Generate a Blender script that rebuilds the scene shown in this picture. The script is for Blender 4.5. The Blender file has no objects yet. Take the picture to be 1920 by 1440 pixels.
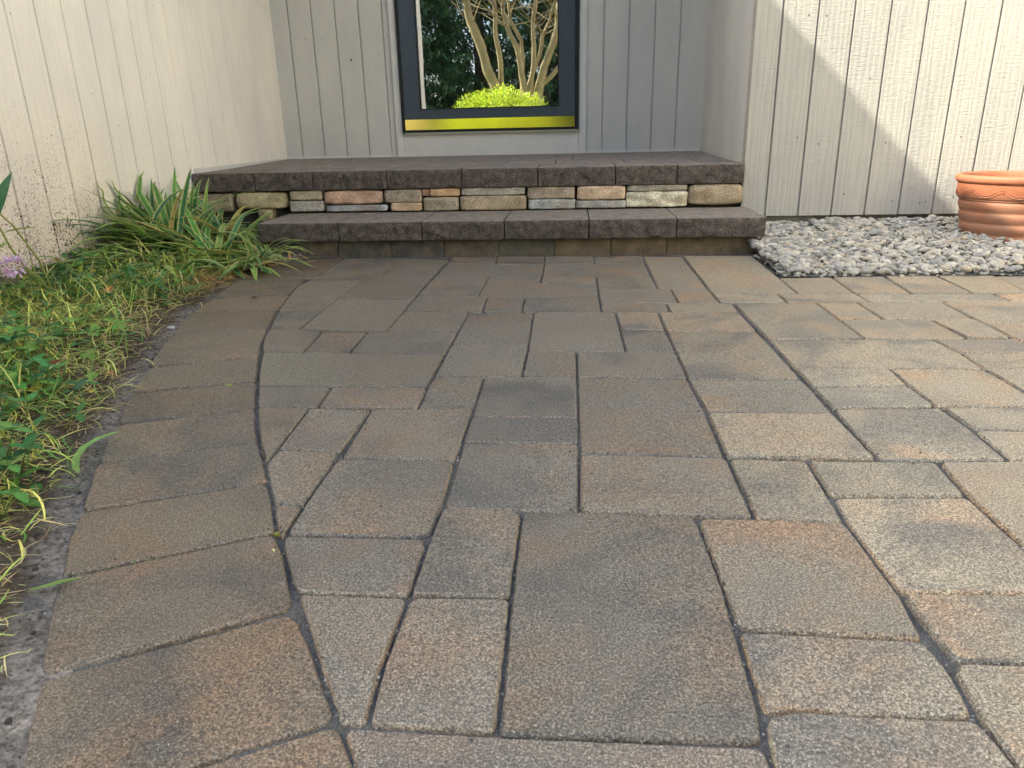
import bpy, bmesh, math, random
import numpy as np
from mathutils import Vector, Matrix, noise
random.seed(7); rng = np.random.default_rng(7)
SC = bpy.context.scene
COL = SC.collection
R_ = math.radians

# ---------------------------------------------------------------- camera, sky, sun, exposure
cam_d = bpy.data.cameras.new('camera'); cam = bpy.data.objects.new('camera', cam_d); COL.objects.link(cam)
CR = [[0.9967494560597567, -0.08041115221733283, -0.0049566565001074245], [0.07750688843674522, 0.9403254245397905, 0.331331824926186], [-0.021981903680824786, -0.3306389912928355, 0.9435012736331749]]
cam.matrix_world = Matrix(((CR[0][0], CR[0][2], -CR[0][1], 0), (CR[1][0], CR[1][2], -CR[1][1], 0), (CR[2][0], CR[2][2], -CR[2][1], 0.48), (0, 0, 0, 1)))
cam_d.sensor_width = 36; cam_d.lens = 1372.294 / 1920 * 36
cam_d.clip_start = 0.02; cam_d.clip_end = 500
cam_d.dof.use_dof = True; cam_d.dof.focus_distance = 1.9; cam_d.dof.aperture_fstop = 20
SC.camera = cam
SUN = Vector((-1, -0.36, 1.0)).normalized()          # towards the sun
world = bpy.data.worlds.new('World'); SC.world = world; world.use_nodes = True
nt = world.node_tree; nt.nodes.clear()
sky = nt.nodes.new('ShaderNodeTexSky'); sky.sky_type = 'NISHITA'; sky.sun_disc = False
sky.sun_elevation = math.asin(SUN.z); sky.sun_rotation = math.atan2(SUN.x, SUN.y)
sky.air_density = 1.0; sky.dust_density = 4.0; sky.ozone_density = 0.6
bg = nt.nodes.new('ShaderNodeBackground'); bg.inputs[1].default_value = 0.15
wo = nt.nodes.new('ShaderNodeOutputWorld'); nt.links.new(sky.outputs[0], bg.inputs[0]); nt.links.new(bg.outputs[0], wo.inputs[0])
sl = bpy.data.lights.new('sun', 'SUN'); sl.energy = 3.1; sl.angle = R_(0.55); sl.color = (1.0, 0.86, 0.65)
so = bpy.data.objects.new('sun', sl); COL.objects.link(so); so.rotation_euler = SUN.to_track_quat('Z', 'Y').to_euler()
SC.view_settings.view_transform = 'Standard'; SC.view_settings.look = 'None'
SC.view_settings.exposure = 2.0; SC.view_settings.gamma = 1.0
SC.view_settings.use_white_balance = True; SC.view_settings.white_balance_temperature = 5750; SC.view_settings.white_balance_tint = 3
SC.cycles.max_bounces = 8; SC.cycles.diffuse_bounces = 5

# ---------------------------------------------------------------- helpers
class MB:
    """collects verts/faces with per-vertex colour and uv, links them as ONE mesh object"""
    def __init__(s): s.v = []; s.f = []; s.c = []; s.uv = []; s.m = []
    def add(s, vs, fs, col=(1, 1, 1), uv=None, m=0):
        o = len(s.v); s.v.extend(vs)
        s.c.extend(col if isinstance(col, list) else [col] * len(vs))
        s.uv.extend(uv if uv else [(0, 0)] * len(vs))
        for f in fs: s.f.append(tuple(i + o for i in f)); s.m.append(m)
    def box(s, x0, x1, y0, y1, z0, z1, m=0, col=(1, 1, 1)):
        v = [(x, y, z) for x in (x0, x1) for y in (y0, y1) for z in (z0, z1)]
        s.add(v, [(0, 1, 3, 2), (4, 6, 7, 5), (0, 4, 5, 1), (2, 3, 7, 6), (0, 2, 6, 4), (1, 5, 7, 3)], col, None, m)
    def tube(s, pts, rad, n=8, col=(1, 1, 1), cap=True, wob=0.0, m=0):
        pts = [Vector(p) for p in pts]; vs = []; fs = []
        for i, p in enumerate(pts):
            d = (pts[min(i + 1, len(pts) - 1)] - pts[max(i - 1, 0)]).normalized()
            a = d.orthogonal().normalized() if i == 0 else (a - d * a.dot(d)).normalized()
            b = d.cross(a); r = rad[i] if isinstance(rad, (list, tuple)) else rad
            for k in range(n):
                t = 2 * math.pi * k / n; rr = r * (1 + wob * noise.noise(Vector((k * 1.3, i * .7, r * 90))))
                vs.append(tuple(p + (a * math.cos(t) + b * math.sin(t)) * rr))
        for i in range(len(pts) - 1):
            for k in range(n): fs.append((i * n + k, i * n + (k + 1) % n, (i + 1) * n + (k + 1) % n, (i + 1) * n + k))
        if cap: fs.append(tuple(range(n))[::-1]); fs.append(tuple(range((len(pts) - 1) * n, len(pts) * n)))
        s.add(vs, fs, col, None, m)
    def build(s, name, mats, parent=None, smooth=False):
        me = bpy.data.meshes.new(name); me.from_pydata(s.v, [], s.f)
        for mt in (mats if isinstance(mats, (list, tuple)) else [mats]): me.materials.append(mt)
        if len(set(s.m)) > 1: me.polygons.foreach_set('material_index', s.m)
        ca = me.color_attributes.new('Col', 'FLOAT_COLOR', 'POINT')
        ca.data.foreach_set('color', np.c_[np.array(s.c, float), np.ones(len(s.c))].ravel())
        ul = me.uv_layers.new(name='UVMap'); li = np.zeros(len(me.loops), int); me.loops.foreach_get('vertex_index', li)
        ul.data.foreach_set('uv', np.array(s.uv, float)[li].ravel())
        if smooth: me.polygons.foreach_set('use_smooth', [True] * len(me.polygons))
        me.update(); o = bpy.data.objects.new(name, me); COL.objects.link(o)
        if parent: o.parent = parent
        return o
def put(o, parent):
    o.parent = parent; o.matrix_parent_inverse = parent.matrix_world.inverted(); return o
def tag(o, label=None, cat=None, group=None, kind=None):
    for k, v in (('label', label), ('category', cat), ('group', group), ('kind', kind)):
        if v: o[k] = v
    return o
def thing(name, label, cat, loc=(0, 0, 0), group=None):
    o = bpy.data.objects.new(name, None); COL.objects.link(o); o.location = loc; o.empty_display_size = .1
    bpy.context.view_layer.update(); return tag(o, label, cat, group)
def shade_auto(o, ang=35):
    me = o.data
    bm = bmesh.new(); bm.from_mesh(me)
    for f in bm.faces: f.smooth = True
    for e in bm.edges:
        if len(e.link_faces) == 2 and e.calc_face_angle(0) > R_(ang): e.smooth = False
    bm.to_mesh(me); bm.free()

# ---------------------------------------------------------------- materials
class M:
    def __init__(s, name, rough=0.8, spec=0.3):
        s.mat = bpy.data.materials.new(name); s.mat.use_nodes = True; s.t = s.mat.node_tree; s.t.nodes.clear()
        s.out = s.n('OutputMaterial'); s.p = s.n('BsdfPrincipled'); s.l(s.p.outputs[0], s.out.inputs[0])
        s.p.inputs['Roughness'].default_value = rough; s.p.inputs['Specular IOR Level'].default_value = spec
        s.co = s.n('TexCoord').outputs['Object']
    def n(s, t): return s.t.nodes.new('ShaderNode' + t)
    def l(s, a, b): s.t.links.new(a, b)
    def val(s, sock, x):
        if hasattr(x, 'links'): s.l(x, sock)
        else: sock.default_value = x if not isinstance(x, tuple) or len(x) != 3 or sock.type == 'VECTOR' else (*x, 1)
    def map(s, scale, co=None, loc=(0, 0, 0)):
        m = s.n('Mapping'); s.l(co or s.co, m.inputs[0]); m.inputs['Scale'].default_value = scale if isinstance(scale, tuple) else (scale,) * 3
        m.inputs['Location'].default_value = loc; return m.outputs[0]
    def noise(s, scale, detail=3, rough=.55, co=None, dist=0, loc=(0, 0, 0)):
        n = s.n('TexNoise'); s.l(s.map(scale, co, loc), n.inputs['Vector']); n.inputs['Scale'].default_value = 1
        n.inputs['Detail'].default_value = detail; n.inputs['Roughness'].default_value = rough; n.inputs['Distortion'].default_value = dist; return n.outputs['Fac']
    def vor(s, scale, feat='F1', out='Distance', co=None):
        n = s.n('TexVoronoi'); s.l(s.map(scale, co), n.inputs['Vector']); n.inputs['Scale'].default_value = 1; n.feature = feat; return n.outputs[out]
    def ramp(s, fac, stops, interp='LINEAR'):
        r = s.n('ValToRGB'); s.l(fac, r.inputs[0]); e = r.color_ramp; e.interpolation = interp
        while len(e.elements) < len(stops): e.elements.new(.5)
        for k, (p, c) in enumerate(stops):
            e.elements[k].position = p; e.elements[k].color = (c, c, c, 1) if not isinstance(c, tuple) else (*c, 1)
        return r.outputs[0]
    def mix(s, fac, a, b, mode='MIX'):
        m = s.n('Mix'); m.data_type = 'RGBA'; m.blend_type = mode
        s.val(m.inputs['Factor'], fac); s.val(m.inputs[6], a); s.val(m.inputs[7], b); return m.outputs[2]
    def math(s, op, a, b=0.0, c=0.0):
        m = s.n('Math'); m.operation = op; s.val(m.inputs[0], a); s.val(m.inputs[1], b); s.val(m.inputs[2], c); return m.outputs[0]
    def rng(s, v, a, b, c=0, d=1):
        m = s.n('MapRange'); s.l(v, m.inputs[0]); m.inputs[1].default_value = a; m.inputs[2].default_value = b; m.inputs[3].default_value = c; m.inputs[4].default_value = d; return m.outputs[0]
    def bump(s, h, dist, strength=1.0, prev=None):
        b = s.n('Bump'); s.l(h, b.inputs['Height']); b.inputs['Distance'].default_value = dist; b.inputs['Strength'].default_value = strength
        if prev: s.l(prev, b.inputs['Normal'])
        return b.outputs[0]
    def sep(s, co=None):
        x = s.n('SeparateXYZ'); s.l(co or s.co, x.inputs[0]); return x.outputs
    def attr(s, name='Col'):
        a = s.n('Attribute'); a.attribute_name = name; return a.outputs['Color']
    def base(s, c): s.val(s.p.inputs['Base Color'], c)
    def norm(s, n): s.l(n, s.p.inputs['Normal'])

def mat_paver(name, tint=(1, 1, 1)):
    m = M(name, .85, .6)
    isl = m.n('NewGeometry').outputs['Random Per Island']
    base = m.ramp(isl, [(0, (.136, .126, .114)), (.2, (.168, .150, .127)), (.42, (.184, .164, .136)), (.6, (.156, .142, .124)), (.8, (.196, .172, .140)), (1, (.146, .135, .121))])
    off = m.n('CombineXYZ'); sc = m.math('MULTIPLY', isl, 37.0); m.l(sc, off.inputs[0]); m.l(sc, off.inputs[2])
    add = m.n('VectorMath'); m.l(m.co, add.inputs[0]); m.l(off.outputs[0], add.inputs[1]); co2 = add.outputs[0]
    rust = m.noise(5.0, 4, .62, co2, 0.6); isl2 = m.math('FRACT', m.math('MULTIPLY', isl, 91.7))
    rm = m.math('MULTIPLY', m.ramp(rust, [(.44, 0.0), (.66, 1.0)]), m.ramp(isl2, [(.0, .35), (.5, 1.0)]))
    base = m.mix(m.math('MULTIPLY', rm, .70), base, (.235, .146, .086))
    ch = m.noise(5.0, 4, .6, co2, .7, (4.1, 7.7, 0)); isl3 = m.math('FRACT', m.math('MULTIPLY', isl, 47.3))
    cm = m.math('MULTIPLY', m.ramp(ch, [(.46, 0.0), (.64, 1.0)]), m.ramp(isl3, [(.1, .2), (.6, .95)]))
    base = m.mix(cm, base, (.086, .083, .084))
    dust = m.noise(2.3, 4, .6); base = m.mix(m.math('MULTIPLY', m.ramp(dust, [(.47, 0.0), (.72, .45)]), .6), base, (.25, .24, .22))
    g1 = m.noise(400, 2, .7); base = m.mix(.95, base, m.ramp(g1, [(.30, .18), (.5, .90), (.66, 2.1)]), 'MULTIPLY')
    g2 = m.vor(260); base = m.mix(m.ramp(g2, [(.10, .75), (.24, 0.0)]), base, (.50, .48, .45))
    g4 = m.noise(900, 1, .5); base = m.mix(.6, base, m.ramp(g4, [(.34, .3), (.66, 1.75)]), 'MULTIPLY')
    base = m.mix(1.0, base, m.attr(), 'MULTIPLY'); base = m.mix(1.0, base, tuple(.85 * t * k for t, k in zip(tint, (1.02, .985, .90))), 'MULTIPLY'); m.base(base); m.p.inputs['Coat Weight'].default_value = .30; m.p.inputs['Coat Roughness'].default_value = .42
    h = m.math('ADD', m.noise(230, 3, .7), m.math('MULTIPLY', m.noise(60, 2, .5), .5))
    m.norm(m.bump(h, .0022, .9)); m.val(m.p.inputs['Roughness'], m.ramp(m.noise(180, 1), [(.35, .42), (.7, .72)]))
    return m.mat
def mat_grit(name, c0, c1, scale=160, bd=.004):
    m = M(name, .95, .1); g = m.noise(scale, 3, .7); b = m.ramp(g, [(.3, c0), (.7, c1)])
    b = m.mix(.8, b, m.ramp(m.noise(14, 3), [(.3, .6), (.7, 1.3)]), 'MULTIPLY')
    b = m.mix(1.0, b, m.attr(), 'MULTIPLY'); m.base(b)
    m.norm(m.bump(m.math('ADD', g, m.noise(45, 3)), bd, 1)); return m.mat
def mat_siding(name, axis, c, grain=1.0, rough_sawn=.5, mud=False, cool=0.0):
    """painted vertical-board siding; axis = the horizontal axis along the wall (0 or 1)"""
    m = M(name, .75, .2)
    def sv(a, z): return (a, 1, z) if axis == 0 else (1, a, z)
    wob = m.noise(sv(3.5, 1.2), 3, .5)
    wav = m.n('TexWave'); wav.wave_type = 'BANDS'; wav.bands_direction = 'X' if axis == 0 else 'Y'
    m.l(m.map(sv(9, .55)), wav.inputs[0]); wav.inputs['Scale'].default_value = 1.6; wav.inputs['Distortion'].default_value = 9; wav.inputs['Detail'].default_value = 3; wav.inputs['Detail Scale'].default_value = 1.2; wav.inputs['Detail Roughness'].default_value = .6
    fine = m.noise(sv(260, 7), 3, .65); saw = m.noise(sv(28, 190), 3, .6); blot = m.noise(sv(5, 2.2), 4, .6)
    base = m.mix(1.0, c, m.ramp(blot, [(.3, (.90, .90, .92)), (.7, (1.05, 1.04, 1.01))]), 'MULTIPLY')
    base = m.mix(.45 * grain, base, m.ramp(fine, [(.3, .72), (.6, 1.08)]), 'MULTIPLY')
    base = m.mix(.30 * grain, base, m.ramp(wav.outputs['Fac'], [(.05, .70), (.35, 1.04)]), 'MULTIPLY')
    h = m.math('ADD', m.math('MULTIPLY', fine, .55 * grain), m.math('ADD', m.math('MULTIPLY', wav.outputs['Fac'], .35 * grain), m.math('MULTIPLY', saw, rough_sawn)))
    if mud:
        x, y, z = m.sep()
        mk = m.math('MULTIPLY', m.ramp(z, [(.10, 1.05), (.34, .66), (.62, .26), (.95, .05)]), m.ramp(m.math('MULTIPLY', y, .25), [(.52, 1.0), (.63, .95), (.72, .35), (.82, .04)]))
        n = m.math('ADD', m.noise((1, 120, 85), 3, .65), m.math('MULTIPLY', m.noise((1, 9, 7), 2), .22))
        thr = m.math('SUBTRACT', n, m.math('SUBTRACT', .925, m.math('MULTIPLY', mk, .238)))
        fm = m.rng(thr, 0, .025)
        n2 = m.math('ADD', m.noise((1, 260, 190), 2, .65), m.math('MULTIPLY', m.noise((1, 12, 9), 2, .5, None, 0, (3, 1, 2)), .2))
        fm2 = m.rng(m.math('SUBTRACT', n2, m.math('SUBTRACT', .87, m.math('MULTIPLY', mk, .228))), 0, .03)
        fall = m.math('MULTIPLY', mk, .42)
        base = m.mix(fall, base, (.40, .27, .16))
        base = m.mix(m.math('MAXIMUM', fm, m.math('MULTIPLY', fm2, .8)), base, (.085, .050, .028))
        h = m.math('ADD', h, m.math('MULTIPLY', fm, 1.2))
    m.base(base); m.norm(m.bump(h, .0030 if rough_sawn > .5 else .0012, .8)); return m.mat
def mat_plain(name, c, rough=.6, spec=.4, metal=0, nz=0, ns=30, bump=0):
    m = M(name, rough, spec); m.p.inputs['Metallic'].default_value = metal
    n = m.noise(ns, 4); m.base(m.mix(1.0, c, m.ramp(n, [(.25, 1 - nz), (.75, 1 + nz)]), 'MULTIPLY'))
    if bump: m.norm(m.bump(m.noise(ns * 4, 3), bump, .8))
    return m.mat
def mat_rock(name, c=None, rockbump=.006, scale=60):
    """split-face stone; colour from Object Info colour when c is None"""
    m = M(name, .88, .25)
    if c is None: c = m.n('ObjectInfo').outputs['Color']
    b = m.mix(.85, c, m.ramp(m.noise(scale * .35, 4, .65), [(.28, .58), (.72, 1.4)]), 'MULTIPLY')
    b = m.mix(.7, b, m.ramp(m.noise(scale * 4, 2, .6), [(.3, .30), (.7, 1.8)]), 'MULTIPLY')
    warm = m.noise(11, 3, .5); b = m.mix(m.ramp(warm, [(.5, 0.0), (.72, .35)]), b, (.30, .20, .11) if rockbump < .005 else c)
    if rockbump > .005:
        b = m.mix(m.ramp(m.vor(150), [(.12, .8), (.26, 0.0)]), b, (.34, .30, .28)); b = m.mix(.8, b, m.ramp(m.noise(38, 3, .7), [(.33, .6), (.62, 1.3)]), 'MULTIPLY')
    m.base(b); h = m.math('ADD', m.noise(scale, 4, .6), m.math('MULTIPLY', m.noise(scale * 3.3, 3, .6), .4))
    m.norm(m.bump(h, rockbump, .9)); return m.mat
def mat_leaf(name, trans=.35, stripe=False, rough=.45):
    m = M(name, rough, .35); c = m.mix(1.0, m.attr(), (1.22, 1.2, 1.1), 'MULTIPLY') if trans else m.attr()
    c = m.mix(.6, c, m.ramp(m.noise(60, 3), [(.3, .7), (.7, 1.3)]), 'MULTIPLY')
    if stripe:
        uv = m.n('UVMap').outputs[0]; x, y, z = m.sep(uv)
        e = m.math('ABSOLUTE', m.math('SUBTRACT', x, .5)); n = m.math('ADD', e, m.math('MULTIPLY', m.math('SUBTRACT', m.noise((3, 1.2, 1), 2, .5, uv), .5), .14))
        c = m.mix(m.ramp(n, [(.27, 0.0), (.33, .85)]), c, (.50, .52, .17))
        c = m.mix(m.ramp(y, [(0, .9), (.16, 0.0)]), c, (.62, .60, .40))
    m.base(c); tr = m.n('BsdfTranslucent'); m.l(c, tr.inputs[0]); mx = m.n('MixShader'); mx.inputs[0].default_value = trans
    m.l(m.p.outputs[0], mx.inputs[1]); m.l(tr.outputs[0], mx.inputs[2]); m.l(mx.outputs[0], m.out.inputs[0]); return m.mat
def mat_gravel():
    m = M('river_gravel', .7, .35); isl = m.n('NewGeometry').outputs['Random Per Island']
    b = m.ramp(isl, [(0, (0.192, 0.184, 0.169)), (.2, (0.278, 0.268, 0.246)), (.4, (0.387, 0.360, 0.304)), (.55, (0.252, 0.248, 0.239)), (.7, (0.446, 0.407, 0.339)), (.82, (0.353, 0.296, 0.218)), (.92, (0.520, 0.487, 0.423)), (1, (0.166, 0.168, 0.165))])
    b = m.mix(.7, b, m.ramp(m.noise(90, 4, .6), [(.3, .65), (.7, 1.35)]), 'MULTIPLY'); m.base(b)
    m.norm(m.bump(m.noise(240, 3), .0015, .6)); return m.mat
def mat_terracotta():
    m = M('terracotta', .62, .35); b = m.mix(m.ramp(m.noise(9, 5, .65), [(.35, 0.0), (.7, .8)]), (.33, .108, .047), (.36, .140, .075))
    x, y, z = m.sep(); lower_mix = m.math('MULTIPLY', m.ramp(z, [(.10, .75), (.185, .55), (.20, .08)]), m.ramp(m.noise(14, 4, .6), [(.3, .5), (.7, 1.0)]))  # duller brown towards the lower body, broken up by noise
    b = m.mix(lower_mix, b, (.25, .155, .105))
    b = m.mix(.4, b, m.ramp(m.noise((25, 25, 130), 3), [(.3, .8), (.7, 1.2)]), 'MULTIPLY'); m.base(b)
    m.norm(m.bump(m.noise((60, 60, 240), 3), .0012, .6)); return m.mat
def mat_glass():
    m = M('door_glass', .05, .5); m.base((.012, .014, .016)); g = m.n('BsdfGlossy'); g.inputs['Roughness'].default_value = 0.0; g.inputs['Color'].default_value = (.97, .98, 1, 1)
    n = m.noise(2.2, 1); nb = m.bump(n, .0014, .7); m.l(nb, g.inputs['Normal'])
    mx = m.n('MixShader'); mx.inputs[0].default_value = .52
    m.l(m.p.outputs[0], mx.inputs[1]); m.l(g.outputs[0], mx.inputs[2]); m.l(mx.outputs[0], m.out.inputs[0]); return m.mat
PAINT = (.87, .825, .765)
MT = dict(
    paver=mat_paver('concrete_paver'), border=mat_paver('concrete_border_paver', (.87, .835, .785)),
    sand=mat_grit('joint_sand', (.048, .046, .044), (.18, .175, .168), 420, .003), soil=mat_grit('soil', (.035, .028, .021), (.15, .122, .095), 130, .007),
    bounce_drive=mat_plain('pale_concrete', (.52, .50, .46), .9, .2, 0, .15, 3, .003), lawn=mat_plain('lawn_grass', (.07, .12, .03), .9, .1, 0, .5, 6, .02),
    wall_left=mat_siding('siding_muddy', 1, PAINT, .45, .15, True), wall_back=mat_siding('siding_porch', 0, (.545, .535, .515), .10, .12),
    wall_side=mat_siding('siding_reveal', 1, (.60, .59, .57), .2, .12), wall_right=mat_siding('siding_rough', 0, (.43, .412, .372), .75, 1.0),
    wall_bounce=mat_siding('siding_bounce_wing', 1, (.76, .71, .60), 1.0, 1.1),
    trim=mat_plain('trim_paint', (.60, .59, .565), .6, .3, 0, .06, 12), groove=mat_plain('groove_paint', (.6, .57, .5), .8, .2, 0, .1, 20),
    nail=mat_plain('nail_head', (.05, .045, .04), .6), door=mat_plain('navy_door_paint', (.040, .058, .088), .38, .5, 0, .08, 14), seal=mat_plain('black_seal', (.008, .010, .014), .5),
    brass=mat_plain('brass', (.95, .80, .22), .13, .5, 1, .05, 9), alu=mat_plain('aluminium', (.6, .6, .6), .35, .5, .8), glass=mat_glass(),
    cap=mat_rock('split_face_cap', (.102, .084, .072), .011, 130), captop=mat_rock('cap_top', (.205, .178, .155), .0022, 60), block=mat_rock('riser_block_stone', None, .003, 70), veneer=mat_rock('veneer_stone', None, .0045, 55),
    landing=mat_rock('landing_paver', (.235, .205, .185), .003, 60), concrete=mat_plain('concrete', (.22, .205, .18), .9, .2, 0, .25, 18, .004), dark=mat_plain('dark_gap', (.075, .07, .065), .95),
    gravel=mat_gravel(), pot=mat_terracotta(), roof=mat_plain('roof_shingle', (.10, .095, .09), .9, .2, 0, .3, 9, .01), soffit=mat_plain('soffit_paint', (.55, .52, .46), .8),
    strap=mat_leaf('strap_leaf', .30, True, .38), grass=mat_leaf('grass_blade', .30), leaf=mat_leaf('broad_leaf', .35, False, .4), dry=mat_leaf('dry_leaf', .2, False, .8), petal=mat_leaf('petal', .4, False, .6),
    bark=mat_plain('smooth_bark', (.38, .30, .155), .7, .3, 0, .25, 5, .004), barkd=mat_plain('dark_bark', (.09, .07, .05), .9, .2, 0, .3, 8, .02),
)

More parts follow.
